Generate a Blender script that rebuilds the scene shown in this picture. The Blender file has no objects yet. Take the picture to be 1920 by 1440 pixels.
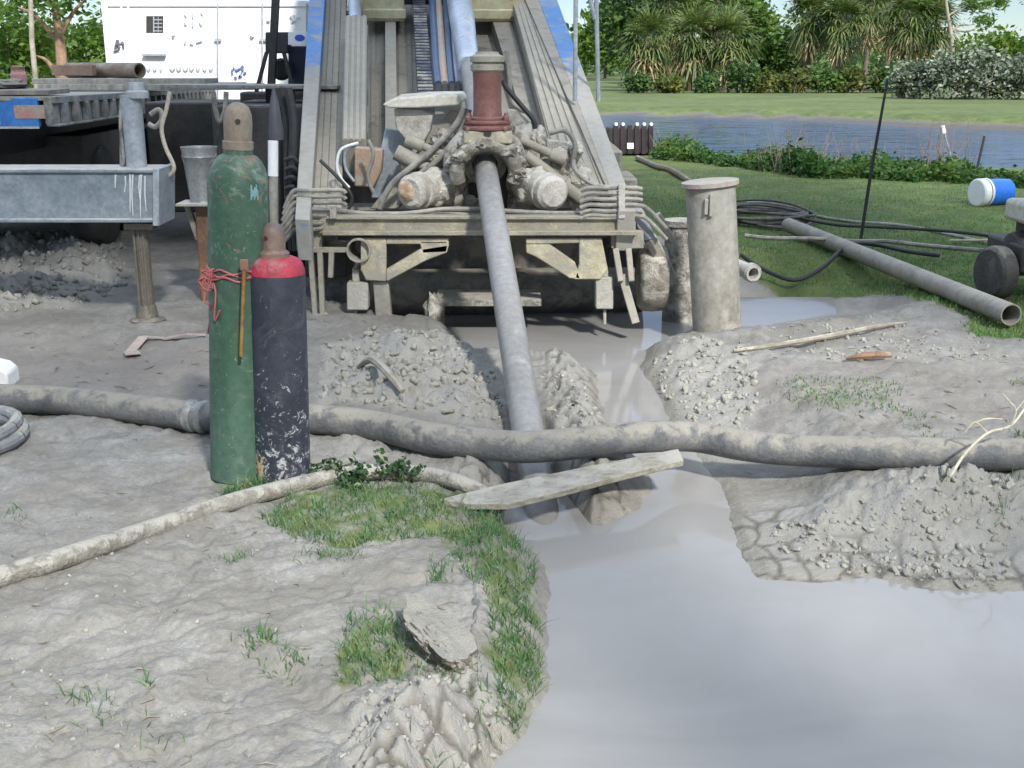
import bpy, math, random
import numpy as np
from mathutils import Vector, noise as mnoise

random.seed(7)
RNG = np.random.default_rng(7)
SC = bpy.context.scene
COL = SC.collection

# ------------------------------------------------------------------ camera, sky, sun, exposure
F, CH = 2200.0, 1.70                      # focal length in pixels of a 1920 wide frame, eye height
TH = math.atan(605 / F)                   # downward tilt
CT, ST = math.cos(TH), math.sin(TH)
cd = bpy.data.cameras.new('camera')
cam = bpy.data.objects.new('camera', cd)
COL.objects.link(cam)
cam.location = (0, 0, CH)
cam.rotation_euler = (math.pi / 2 - TH, 0, 0)
cd.sensor_width = 36.0
cd.lens = 36.0 * F / 1920
cd.clip_start, cd.clip_end = 0.05, 8000
SC.camera = cam

SUN_DIR = Vector((0.30, -0.72, 0.66)).normalized()     # towards the sun
wd = bpy.data.worlds.new('World')
SC.world = wd
wd.use_nodes = True
wt = wd.node_tree
bgn = wt.nodes['Background']
sky = wt.nodes.new('ShaderNodeTexSky')
sky.sky_type = 'NISHITA'
sky.sun_disc = False
sky.sun_elevation = math.asin(SUN_DIR.z)
sky.sun_rotation = math.atan2(SUN_DIR.x, SUN_DIR.y)
sky.air_density, sky.dust_density, sky.ozone_density = 0.7, 0.15, 1.5
# bright broken cloud, thicker higher up, added out of view to lift ground light
tcw = wt.nodes.new('ShaderNodeTexCoord')
nzw = wt.nodes.new('ShaderNodeTexNoise')
nzw.inputs['Scale'].default_value, nzw.inputs['Detail'].default_value, nzw.inputs['Roughness'].default_value = 3.2, 6, 0.6
mpw = wt.nodes.new('ShaderNodeMapping')
mpw.inputs['Scale'].default_value = (1, 1, 2.4)
wt.links.new(tcw.outputs['Generated'], mpw.inputs['Vector'])
wt.links.new(mpw.outputs[0], nzw.inputs['Vector'])
crw = wt.nodes.new('ShaderNodeValToRGB')
crw.color_ramp.elements[0].position, crw.color_ramp.elements[0].color = 0.40, (0.25, 0.25, 0.25, 1)
crw.color_ramp.elements[1].position, crw.color_ramp.elements[1].color = 0.60, (0.95, 0.95, 0.95, 1)
wt.links.new(nzw.outputs['Fac'], crw.inputs[0])
sxw = wt.nodes.new('ShaderNodeSeparateXYZ')
wt.links.new(tcw.outputs['Generated'], sxw.inputs[0])
mrw = wt.nodes.new('ShaderNodeMapRange')
mrw.interpolation_type = 'SMOOTHSTEP'
mrw.inputs['From Min'].default_value, mrw.inputs['From Max'].default_value = 0.12, 0.40
wt.links.new(sxw.outputs['Z'], mrw.inputs['Value'])
mlw = wt.nodes.new('ShaderNodeMath')
mlw.operation = 'MULTIPLY'
wt.links.new(crw.outputs[0], mlw.inputs[0])
wt.links.new(mrw.outputs[0], mlw.inputs[1])
mxw = wt.nodes.new('ShaderNodeMix')
mxw.data_type = 'RGBA'
wt.links.new(mlw.outputs[0], mxw.inputs[0])
wt.links.new(sky.outputs[0], mxw.inputs[6])
mxw.inputs[7].default_value = (13.6, 15.8, 19.2, 1)
wt.links.new(mxw.outputs[2], bgn.inputs[0])
bgn.inputs[1].default_value = 0.052
sd = bpy.data.lights.new('sun', 'SUN')
sd.energy, sd.angle, sd.color = 3.2, math.radians(4), (1.0, 0.965, 0.91)
sun = bpy.data.objects.new('sun', sd)
COL.objects.link(sun)
sun.rotation_euler = SUN_DIR.to_track_quat('Z', 'Y').to_euler()
sun.location = (20, -40, 40)
VS = SC.view_settings
VS.view_transform, VS.look, VS.gamma, VS.exposure = 'Standard', 'None', 1.0, 1.08
SC.cycles.max_bounces = 6
SC.cycles.diffuse_bounces = 3
SC.cycles.transparent_max_bounces = 6


# ------------------------------------------------------------------ survey helpers (photo measure -> place)
def ray(px, py):
    a, b = (px - 960) / F, (720 - py) / F
    return np.array([a, CT + b * ST, -ST + b * CT])


def at(px, py, Y):
    d = ray(px, py)
    return np.array([0, 0, CH]) + d * (Y / d[1])


def gz(px, py, z=0.0):
    d = ray(px, py)
    return np.array([0, 0, CH]) + d * ((z - CH) / d[2])


# ------------------------------------------------------------------ object helpers
ROOT = {}


def tag(o, label=None, cat=None, group=None, kind=None):
    if label: o['label'] = label
    if cat: o['category'] = cat
    if group: o['group'] = group
    if kind: o['kind'] = kind
    return o


def thing(name, loc, label, cat, group=None):
    o = bpy.data.objects.new(name, None)
    COL.objects.link(o)
    o.location = Vector(loc)
    o.empty_display_size = 0.2
    ROOT[o.name] = Vector(loc)
    return tag(o, label, cat, group)


def link_mesh(name, me, mat, parent=None, loc=(0, 0, 0)):
    o = bpy.data.objects.new(name, me)
    if mat: me.materials.append(mat)
    COL.objects.link(o)
    if parent is not None:
        o.parent = parent
        ROOT[o.name] = ROOT[parent.name]
    else:
        o.location = Vector(loc)
        ROOT[o.name] = Vector(loc)
    return o


def V(p): return Vector((float(p[0]), float(p[1]), float(p[2])))


class MB:
    def __init__(s):
        s.v, s.f = [], []

    def quad(s, *p):
        n = len(s.v)
        s.v += [V(q) for q in p]
        s.f.append(tuple(range(n, n + len(p))))
        return s

    def prism(s, poly, off):
        poly = [V(p) for p in poly]
        off = V(off)
        n, k = len(s.v), len(poly)
        s.v += poly + [p + off for p in poly]
        s.f.append(tuple(range(n, n + k)))
        s.f.append(tuple(range(n + 2 * k - 1, n + k - 1, -1)))
        for i in range(k):
            j = (i + 1) % k
            s.f.append((n + i, n + k + i, n + k + j, n + j))
        return s

    def bx(s, x0, x1, y0, y1, z0, z1):
        return s.prism([(x0, y0, z0), (x1, y0, z0), (x1, y1, z0), (x0, y1, z0)], (0, 0, z1 - z0))

    def ob(s, c, a, b, d):
        c, a, b, d = V(c), V(a), V(b), V(d)
        return s.prism([c - a - b - d, c + a - b - d, c + a + b - d, c - a + b - d], d * 2)

    def bar(s, p, q, w, h, up=(0, 0, 1)):
        p, q = V(p), V(q)
        d = (q - p).normalized()
        side = d.cross(V(up))
        if side.length < 1e-4: side = d.cross(Vector((1, 0, 0)))
        side.normalize()
        u2 = side.cross(d).normalized()
        return s.ob((p + q) / 2, side * w / 2, u2 * h / 2, (q - p) / 2)

    def tube(s, pts, r, n=10, cap=True, smooth=0):
        pts = [V(p) for p in pts]
        rs = list(r) if isinstance(r, (list, tuple)) else [r] * len(pts)
        if smooth:
            P, R = [], []
            m = len(pts)
            for i in range(m - 1):
                p0, p1, p2, p3 = pts[max(i - 1, 0)], pts[i], pts[i + 1], pts[min(i + 2, m - 1)]
                for k in range(smooth):
                    t = k / smooth
                    P.append(0.5 * ((2 * p1) + (p2 - p0) * t + (2 * p0 - 5 * p1 + 4 * p2 - p3) * t * t + (3 * p1 - p0 - 3 * p2 + p3) * t ** 3))
                    R.append(rs[i] * (1 - t) + rs[i + 1] * t)
            P.append(pts[-1]); R.append(rs[-1])
            pts, rs = P, R
        base = len(s.v)
        m = len(pts)
        ref = None
        for i, p in enumerate(pts):
            t = (pts[min(i + 1, m - 1)] - pts[max(i - 1, 0)])
            if t.length < 1e-9: t = Vector((0, 0, 1))
            t.normalize()
            if ref is None:
                ref = t.cross(Vector((0, 0, 1)))
                if ref.length < 0.05: ref = t.cross(Vector((1, 0, 0)))
            ref = (ref - t * ref.dot(t)).normalized()
            b = t.cross(ref)
            for k in range(n):
                a = 2 * math.pi * k / n
                s.v.append(p + (ref * math.cos(a) + b * math.sin(a)) * rs[i])
        for i in range(m - 1):
            for k in range(n):
                k2 = (k + 1) % n
                s.f.append((base + i * n + k, base + i * n + k2, base + (i + 1) * n + k2, base + (i + 1) * n + k))
        if cap:
            s.f.append(tuple(base + k for k in range(n - 1, -1, -1)))
            s.f.append(tuple(base + (m - 1) * n + k for k in range(n)))
        return s

    def lathe(s, base, axis, prof, n=24, cap=True):
        base, ax = V(base), V(axis).normalized()
        e = ax.cross(Vector((0, 0, 1)))
        if e.length < 0.05: e = Vector((1, 0, 0))
        e.normalize()
        g = ax.cross(e)
        b0 = len(s.v)
        for r, h in prof:
            for k in range(n):
                a = 2 * math.pi * k / n
                s.v.append(base + ax * h + (e * math.cos(a) + g * math.sin(a)) * r)
        for i in range(len(prof) - 1):
            for k in range(n):
                k2 = (k + 1) % n
                s.f.append((b0 + i * n + k, b0 + i * n + k2, b0 + (i + 1) * n + k2, b0 + (i + 1) * n + k))
        if cap:
            s.f.append(tuple(b0 + k for k in range(n - 1, -1, -1)))
            s.f.append(tuple(b0 + (len(prof) - 1) * n + k for k in range(n)))
        return s

    def ring(s, c, axis, ro, ri, L, n=24):
        """open pipe: outer wall, inner wall, rims"""
        return s.lathe(c, axis, [(ri, 0), (ro, 0), (ro, L), (ri, L), (ri, 0)], n, cap=False)

    def lump(s, c, rad, amp=0.25, seed=0, sub=2, freq=2.2):
        import bmesh
        bm = bmesh.new()
        bmesh.ops.create_icosphere(bm, subdivisions=sub, radius=1)
        off = Vector((seed * 3.1, seed * 1.7, seed * 5.3))
        n = len(s.v)
        for v in bm.verts:
            k = 1 + amp * mnoise.fractal(v.co * freq + off, 1.0, 2.0, 3)
            s.v.append(V(c) + Vector((v.co.x * rad[0] * k, v.co.y * rad[1] * k, v.co.z * rad[2] * k)))
        for f in bm.faces: s.f.append(tuple(n + v.index for v in f.verts))
        bm.free()
        return s

    def build(s, name, mat, parent=None, loc=(0, 0, 0), bevel=0.0, sharp=35, seg=2):
        o0 = ROOT[parent.name] if parent is not None else V(loc)
        me = bpy.data.meshes.new(name)
        me.from_pydata([tuple(p - o0) for p in s.v], [], s.f)
        me.update()
        if sharp > 0:
            me.shade_smooth()
            me.set_sharp_from_angle(angle=math.radians(sharp))
        o = link_mesh(name, me, mat, parent, loc)
        if bevel:
            b = o.modifiers.new('bevel', 'BEVEL')
            b.width, b.segments, b.limit_method, b.angle_limit = bevel, seg, 'ANGLE', math.radians(40)
        return o


# ------------------------------------------------------------------ materials
def nt_new(name):
    m = bpy.data.materials.new(name)
    m.use_nodes = True
    t = m.node_tree
    return m, t, t.nodes['Principled BSDF'], t.nodes['Material Output']


def nz(t, vec, scale, detail=4, rough=0.6, dist=0.0):
    n = t.nodes.new('ShaderNodeTexNoise')
    n.inputs['Scale'].default_value = scale
    n.inputs['Detail'].default_value = detail
    n.inputs['Roughness'].default_value = rough
    n.inputs['Distortion'].default_value = dist
    if vec is not None: t.links.new(vec, n.inputs['Vector'])
    return n.outputs['Fac']


def ramp(t, fac, stops):
    r = t.nodes.new('ShaderNodeValToRGB')
    el = r.color_ramp.elements
    while len(el) < len(stops): el.new(0.5)
    for e, (p, c) in zip(el, stops):
        e.position = p
        e.color = c if len(c) == 4 else (*c, 1)
    t.links.new(fac, r.inputs[0])
    return r.outputs[0]


def mixc(t, fac, a, b, blend='MIX'):
    n = t.nodes.new('ShaderNodeMix')
    n.data_type, n.blend_type = 'RGBA', blend
    for sock, val in ((n.inputs[0], fac), (n.inputs[6], a), (n.inputs[7], b)):
        if hasattr(val, 'is_linked') or isinstance(val, bpy.types.NodeSocket): t.links.new(val, sock)
        elif isinstance(val, (int, float)): sock.default_value = val
        else: sock.default_value = (*val, 1) if len(val) == 3 else val
    return n.outputs[2]


def mth(t, op, a, b=None, clamp=False):
    n = t.nodes.new('ShaderNodeMath')
    n.operation, n.use_clamp = op, clamp
    for i, val in enumerate((a, b)):
        if val is None: continue
        if isinstance(val, (int, float)): n.inputs[i].default_value = val
        else: t.links.new(val, n.inputs[i])
    return n.outputs[0]


def bumpn(t, h, strength, dist=0.02, normal=None):
    b = t.nodes.new('ShaderNodeBump')
    b.inputs['Strength'].default_value = strength
    b.inputs['Distance'].default_value = dist
    t.links.new(h, b.inputs['Height'])
    if normal is not None: t.links.new(normal, b.inputs['Normal'])
    return b.outputs[0]


MUD = (0.36, 0.34, 0.29)
MATS = {}


def mat(name, c1, c2=None, scale=6.0, rough=0.6, metal=0.0, bump=0.25, mud=0.0, mudc=MUD, mudscale=5.0, up=0.35, stretch=(1, 1, 1), low=None, lo2=None):
    """worn surface: two tones by noise, mud splashed on by threshold noise, more of it on ledges (low = local height below which mud is thick)"""
    if name in MATS: return MATS[name]
    m, t, p, out = nt_new(name)
    tc = t.nodes.new('ShaderNodeTexCoord')
    mp = t.nodes.new('ShaderNodeMapping')
    mp.inputs['Scale'].default_value = stretch
    t.links.new(tc.outputs['Object'], mp.inputs['Vector'])
    vec = mp.outputs[0]
    c2 = c2 or tuple(x * 0.6 for x in c1)
    f1 = nz(t, vec, scale, 6, 0.65)
    col = mixc(t, ramp(t, f1, [(0.38, (0, 0, 0)), (0.62, (1, 1, 1))]), c1, c2)
    fine = nz(t, tc.outputs['Object'], scale * 9, 3, 0.6)
    col = mixc(t, 0.35, col, ramp(t, fine, [(0.3, (0.25, 0.25, 0.25)), (0.7, (0.75, 0.75, 0.75))]), 'OVERLAY')
    rsock = None
    if mud > 0:
        geo = t.nodes.new('ShaderNodeNewGeometry')
        sx = t.nodes.new('ShaderNodeSeparateXYZ')
        t.links.new(geo.outputs['Normal'], sx.inputs[0])
        mn = nz(t, tc.outputs['Object'], mudscale, 7, 0.7, 0.4)
        fac = mth(t, 'ADD', mn, mth(t, 'MULTIPLY', sx.outputs['Z'], up * 0.35))
        if low is not None:
            so = t.nodes.new('ShaderNodeSeparateXYZ')
            t.links.new(tc.outputs['Object'], so.inputs[0])
            mr = t.nodes.new('ShaderNodeMapRange')
            mr.inputs['From Min'].default_value, mr.inputs['From Max'].default_value = low, (lo2 if lo2 is not None else low * 0.4)
            mr.inputs['To Min'].default_value, mr.inputs['To Max'].default_value = 0.0, 0.4
            t.links.new(so.outputs['Z'], mr.inputs['Value'])
            fac = mth(t, 'ADD', fac, mr.outputs[0])
        c0 = 0.82 - mud * 0.62
        fac = ramp(t, fac, [(max(c0 - 0.07, 0), (0, 0, 0)), (min(c0 + 0.07, 1), (1, 1, 1))])
        mcol = mixc(t, nz(t, tc.outputs['Object'], 14, 5, 0.6), tuple(x * 0.72 for x in mudc), tuple(min(1, x * 1.25) for x in mudc))
        col = mixc(t, fac, col, mcol)
        r = t.nodes.new('ShaderNodeMapRange')
        r.inputs['To Min'].default_value, r.inputs['To Max'].default_value = rough, 0.88
        t.links.new(fac, r.inputs['Value'])
        rsock = r.outputs[0]
        if metal > 0:
            t.links.new(mth(t, 'MULTIPLY', mth(t, 'SUBTRACT', 1.0, fac), metal), p.inputs['Metallic'])
        hb = mth(t, 'ADD', mth(t, 'MULTIPLY', fac, 0.6), fine)
    else:
        p.inputs['Metallic'].default_value = metal
        hb = fine
    t.links.new(col, p.inputs['Base Color'])
    if rsock is not None: t.links.new(rsock, p.inputs['Roughness'])
    else:
        mr = t.nodes.new('ShaderNodeMapRange')
        mr.inputs['To Min'].default_value, mr.inputs['To Max'].default_value = max(rough - 0.12, 0.03), min(rough + 0.15, 1)
        t.links.new(f1, mr.inputs['Value'])
        t.links.new(mr.outputs[0], p.inputs['Roughness'])
    if bump: t.links.new(bumpn(t, hb, bump, 0.012), p.inputs['Normal'])
    MATS[name] = m
    return m


def leafmat(name, c1, c2, c3, scale=1.5, trans=0.35, rough=0.55):
    m, t, p, out = nt_new(name)
    tc = t.nodes.new('ShaderNodeTexCoord')
    geo = t.nodes.new('ShaderNodeNewGeometry')
    a = nz(t, tc.outputs['Object'], scale, 3, 0.7)
    col = ramp(t, a, [(0.36, c1), (0.52, c2), (0.66, c3)])
    rnd = geo.outputs['Random Per Island']
    col = mixc(t, 0.5, col, ramp(t, rnd, [(0.0, (0.22, 0.22, 0.22)), (1.0, (0.78, 0.78, 0.70))]), 'OVERLAY')
    t.links.new(col, p.inputs['Base Color'])
    p.inputs['Roughness'].default_value = rough
    p.inputs['Specular IOR Level'].default_value = 0.3
    tr = t.nodes.new('ShaderNodeBsdfTranslucent')
    t.links.new(mixc(t, 1.0, col, (1.1, 1.25, 0.6), 'MULTIPLY'), tr.inputs['Color'])
    ms = t.nodes.new('ShaderNodeMixShader')
    ms.inputs[0].default_value = trans
    t.links.new(p.outputs[0], ms.inputs[1])
    t.links.new(tr.outputs[0], ms.inputs[2])
    t.links.new(ms.outputs[0], out.inputs['Surface'])
    return m


# rig and machine paints
m_cream = mat('mud_splashed_cream_paint', (0.50, 0.47, 0.34), (0.36, 0.31, 0.20), 6, 0.5, 0, 0.35, mud=0.50, mudc=(0.30, 0.28, 0.235))
m_creamtop = mat('cream_paint', (0.68, 0.65, 0.45), (0.52, 0.43, 0.24), 2.2, 0.5, 0, 0.2, mud=0.22)
m_rail = mat('blue_rail_paint', (0.045, 0.18, 0.46), (0.08, 0.22, 0.46), 4, 0.45, 0, 0.15, mud=0.22, mudc=(0.33, 0.32, 0.29), low=1.80, lo2=1.38)
m_chan = mat('mud_coated_channel_steel', (0.30, 0.28, 0.235), (0.17, 0.152, 0.125), 5, 0.65, 0.05, 0.3, mud=0.55, mudc=(0.335, 0.315, 0.265))
m_bay = mat('dirty_bay_steel', (0.22, 0.20, 0.165), (0.14, 0.125, 0.105), 4, 0.65, 0.05, 0.2, mud=0.50, mudc=(0.30, 0.28, 0.24))
m_mud = mat('caked_drilling_mud', (0.27, 0.25, 0.21), (0.13, 0.115, 0.09), 11, 0.75, 0, 1.0, mud=0.50, mudc=(0.46, 0.44, 0.385), mudscale=9)
m_palemud = mat('pale_dried_mud', (0.52, 0.50, 0.45), (0.28, 0.26, 0.22), 8, 0.75, 0, 0.6, mud=0.45, mudc=(0.50, 0.48, 0.43))
m_red = mat('oxide_red_paint', (0.15, 0.062, 0.055), (0.20, 0.095, 0.08), 6, 0.55, 0.0, 0.2, mud=0.16)
m_dark = mat('black_grimy_steel', (0.030, 0.029, 0.028), (0.055, 0.05, 0.045), 4, 0.6, 0.1, 0.2, mud=0.10)
m_under = mat('grey_undercarriage_steel', (0.13, 0.13, 0.135), (0.085, 0.08, 0.075), 3, 0.5, 0.1, 0.2, mud=0.50, mudc=(0.25, 0.23, 0.195))
m_hose = mat('muddy_rubber_hose', (0.14, 0.135, 0.125), (0.26, 0.25, 0.225), 9, 0.65, 0, 0.2, mud=0.38)
m_black = mat('black_rubber', (0.018, 0.018, 0.02), (0.035, 0.035, 0.035), 8, 0.55, 0, 0.15)
m_bluehose = mat('blue_hose_rubber', (0.05, 0.10, 0.22), (0.08, 0.12, 0.2), 6, 0.45, 0, 0.1, mud=0.12)
m_pale = mat('pale_blue_steel', (0.50, 0.56, 0.66), (0.36, 0.42, 0.52), 3, 0.35, 0.25, 0.1, mud=0.14)
m_rust = mat('rusted_steel', (0.25, 0.14, 0.08), (0.15, 0.09, 0.06), 6, 0.7, 0.1, 0.35, mud=0.30)
m_tan = mat('tan_primer_paint', (0.42, 0.28, 0.19), (0.30, 0.22, 0.16), 5, 0.6, 0, 0.25, mud=0.40)
m_pipe = mat('wet_mud_coated_pipe', (0.255, 0.25, 0.245), (0.205, 0.198, 0.187), 3, 0.42, 0.0, 0.10, mud=0.10, mudc=(0.36, 0.35, 0.33), stretch=(1, 0.35, 0.35))
m_casing = mat('grey_casing_steel', (0.30, 0.29, 0.255), (0.20, 0.185, 0.155), 3.2, 0.6, 0.05, 0.18, mud=0.40, mudc=(0.34, 0.325, 0.285), stretch=(1, 1, 0.5))
m_galv = mat('weathered_blue_grey_steel', (0.17, 0.21, 0.245), (0.27, 0.31, 0.34), 4, 0.5, 0.2, 0.2, mud=0.22, mudc=(0.42, 0.41, 0.38), up=0.8)
m_post = mat('pale_grey_post_steel', (0.36, 0.40, 0.44), (0.25, 0.28, 0.31), 4, 0.45, 0.2, 0.15, mud=0.2)
m_legst = mat('dirty_jack_leg_steel', (0.14, 0.125, 0.10), (0.20, 0.18, 0.15), 7, 0.5, 0.3, 0.25, mud=0.26)
m_deck = mat('grey_weathered_deck_boards', (0.36, 0.35, 0.32), (0.22, 0.21, 0.19), 3, 0.75, 0, 0.4, mud=0.35, stretch=(6, 0.4, 1))
m_fascia = mat('muddy_trailer_side_rail', (0.30, 0.31, 0.31), (0.10, 0.10, 0.10), 6, 0.6, 0.1, 0.3, mud=0.42)
m_bluepanel = mat('blue_panel_paint', (0.03, 0.15, 0.48), (0.05, 0.22, 0.55), 3, 0.4, 0, 0.1, mud=0.06)
m_white = mat('white_container_paint', (0.82, 0.83, 0.84), (0.76, 0.77, 0.78), 1.2, 0.45, 0, 0.05)
m_whitep = mat('white_plastic', (0.80, 0.81, 0.82), (0.72, 0.73, 0.74), 3, 0.4, 0, 0.05)
m_tyre = mat('dusty_tyre_rubber', (0.045, 0.043, 0.04), (0.08, 0.075, 0.068), 6, 0.8, 0, 0.4, mud=0.30, mudc=(0.2, 0.185, 0.16))

# ------------------------------------------------------------------ terrain
ZW = -0.15                                    # water level of ditch and mud pool
ZP = -0.35                                    # pond level


def hsh(ix, iy, s):
    return np.mod(np.sin(ix * 127.1 + iy * 311.7 + s * 74.7) * 43758.5453, 1.0)


def vno(x, y, s=0):
    ix, iy = np.floor(x), np.floor(y)
    fx, fy = x - ix, y - iy
    fx, fy = fx * fx * (3 - 2 * fx), fy * fy * (3 - 2 * fy)
    return ((hsh(ix, iy, s) * (1 - fx) + hsh(ix + 1, iy, s) * fx) * (1 - fy) + (hsh(ix, iy + 1, s) * (1 - fx) + hsh(ix + 1, iy + 1, s) * fx) * fy) * 2 - 1


def fbm(x, y, f, o=4, s=0):
    r, a = 0, 1.0
    for k in range(o):
        r = r + a * vno(x * f + k * 17.3, y * f + k * 9.1, s + k)
        f *= 2.03
        a *= 0.5
    return r


def worley(x, y, cell, s=0):
    gx, gy = x / cell, y / cell
    ix, iy = np.floor(gx), np.floor(gy)
    f1 = np.full_like(gx, 9.0)
    f2 = np.full_like(gx, 9.0)
    rid = np.zeros_like(gx)
    for dx in (-1, 0, 1):
        for dy in (-1, 0, 1):
            cx, cy = ix + dx, iy + dy
            px, py = cx + 0.15 + 0.7 * hsh(cx, cy, s), cy + 0.15 + 0.7 * hsh(cx, cy, s + 5)
            d = np.hypot(gx - px, gy - py)
            nf1 = np.minimum(f1, d)
            rid = np.where(d < f1, hsh(cx, cy, s + 9), rid)
            f2 = np.minimum(np.maximum(f1, d), f2)
            f1 = nf1
    return f1, f2, rid


def sdist(x, y, poly):
    """signed distance to a polygon given in metres, negative inside"""
    best = np.full_like(x, 1e9)
    ins = np.zeros(x.shape, bool)
    n = len(poly)
    for i in range(n):
        ax, ay = poly[i]
        bx, by = poly[(i + 1) % n]
        ex, ey = bx - ax, by - ay
        L = ex * ex + ey * ey + 1e-12
        t = np.clip(((x - ax) * ex + (y - ay) * ey) / L, 0, 1)
        best = np.minimum(best, np.hypot(x - ax - t * ex, y - ay - t * ey))
        if abs(ey) > 1e-12:
            c = ((ay > y) != (by > y)) & (x < ex * (y - ay) / ey + ax)
            ins ^= c
    return np.where(ins, -best, best)


def sm(a, b, t):
    u = np.clip((t - a) / (b - a), 0, 1)
    return u * u * (3 - 2 * u)


def wpoly(pts, z=0.0):
    return [tuple(gz(px, py, z)[:2]) for px, py in pts]


WATER = wpoly([(600, 575), (640, 598), (720, 618), (860, 632), (880, 668), (935, 688), (1008, 688), (1116, 702), (1134, 790), (1172, 845), (1214, 878), (1226, 915), (1188, 962), (1130, 985), (1062, 975), (1035, 930), (985, 920), (962, 950), (975, 1010),
               (1022, 1060), (1024, 1180), (1030, 1290), (995, 1350), (925, 1440), (850, 1580), (800, 1720), (2500, 1720), (2500, 1110), (1920, 1106), (1750, 1108),
               (1640, 1078), (1540, 1096), (1420, 1086), (1385, 1030), (1370, 975), (1362, 925), (1312, 862), (1262, 800), (1232, 740),
               (1200, 690), (1212, 655), (1290, 622), (1390, 618), (1480, 604), (1568, 588), (1560, 548), (1480, 532), (1400, 535), (1300, 560), (1210, 555), (900, 550), (640, 556)], ZW)
PENIN = wpoly([(1010, 695), (1060, 688), (1116, 700), (1134, 790), (1172, 845), (1214, 878), (1226, 915), (1188, 962), (1130, 985), (1062, 972), (1042, 925), (1036, 850), (1022, 770)], ZW)
POND = wpoly([(1000, 216), (1140, 217), (1300, 220), (1500, 226), (1700, 238), (1920, 246), (2600, 270), (4000, 320), (4000, 430), (2300, 357), (1900, 336), (1800, 331), (1700, 314),
              (1600, 314), (1500, 317), (1400, 303), (1330, 295), (1240, 270), (1150, 246), (1000, 230)], ZP)
M1 = wpoly([(600, 650), (700, 622), (850, 632), (880, 668), (930, 700), (942, 780), (930, 800), (820, 790), (700, 775), (600, 760)])
M1B = wpoly([(640, 800), (790, 832), (930, 866), (962, 905), (930, 925), (880, 905), (760, 868), (640, 850)])
M3 = wpoly([(1205, 650), (1300, 625), (1400, 648), (1425, 730), (1400, 800), (1300, 800), (1250, 745)])
M4 = wpoly([(1390, 925), (1500, 912), (1760, 905), (1960, 922), (2500, 945), (2500, 1085), (1900, 1090), (1740, 1088), (1640, 1055), (1500, 1050), (1400, 1020)])
M5 = wpoly([(-300, 462), (225, 452), (245, 540), (120, 580), (-300, 600)])
M6 = wpoly([(700, 1290), (860, 1250), (960, 1260), (1010, 1300), (940, 1400), (860, 1560), (560, 1560), (620, 1400)])
G1 = wpoly([(478, 975), (520, 935), (640, 905), (790, 905), (960, 950), (1012, 1010), (1026, 1150), (1022, 1280), (985, 1330), (930, 1270), (905, 1130), (850, 1060), (820, 1015), (700, 1020), (560, 1025)])
G2 = wpoly([(640, 1165), (720, 1145), (772, 1165), (775, 1240), (680, 1290), (620, 1285)])
G3 = wpoly([(405, 935), (470, 908), (540, 905), (490, 938)])
TERR = wpoly([(-300, 1150), (330, 1168), (480, 1200), (560, 1260), (640, 1330), (700, 1400), (640, 1720), (-300, 1720)])


def gpx(x, y):
    """ground point -> photo measure"""
    zc = np.maximum(y * CT + CH * ST, 0.6)
    return 960 + F * x / zc, 720 - F * (y * ST - CH * CT) / zc


def lawn_edge(px):
    return np.interp(px, [-9000, 900, 1150, 1210, 1300, 1400, 1540, 1680, 1850, 2300, 9000], [318, 330, 400, 428, 438, 480, 512, 552, 605, 650, 700])


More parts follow.
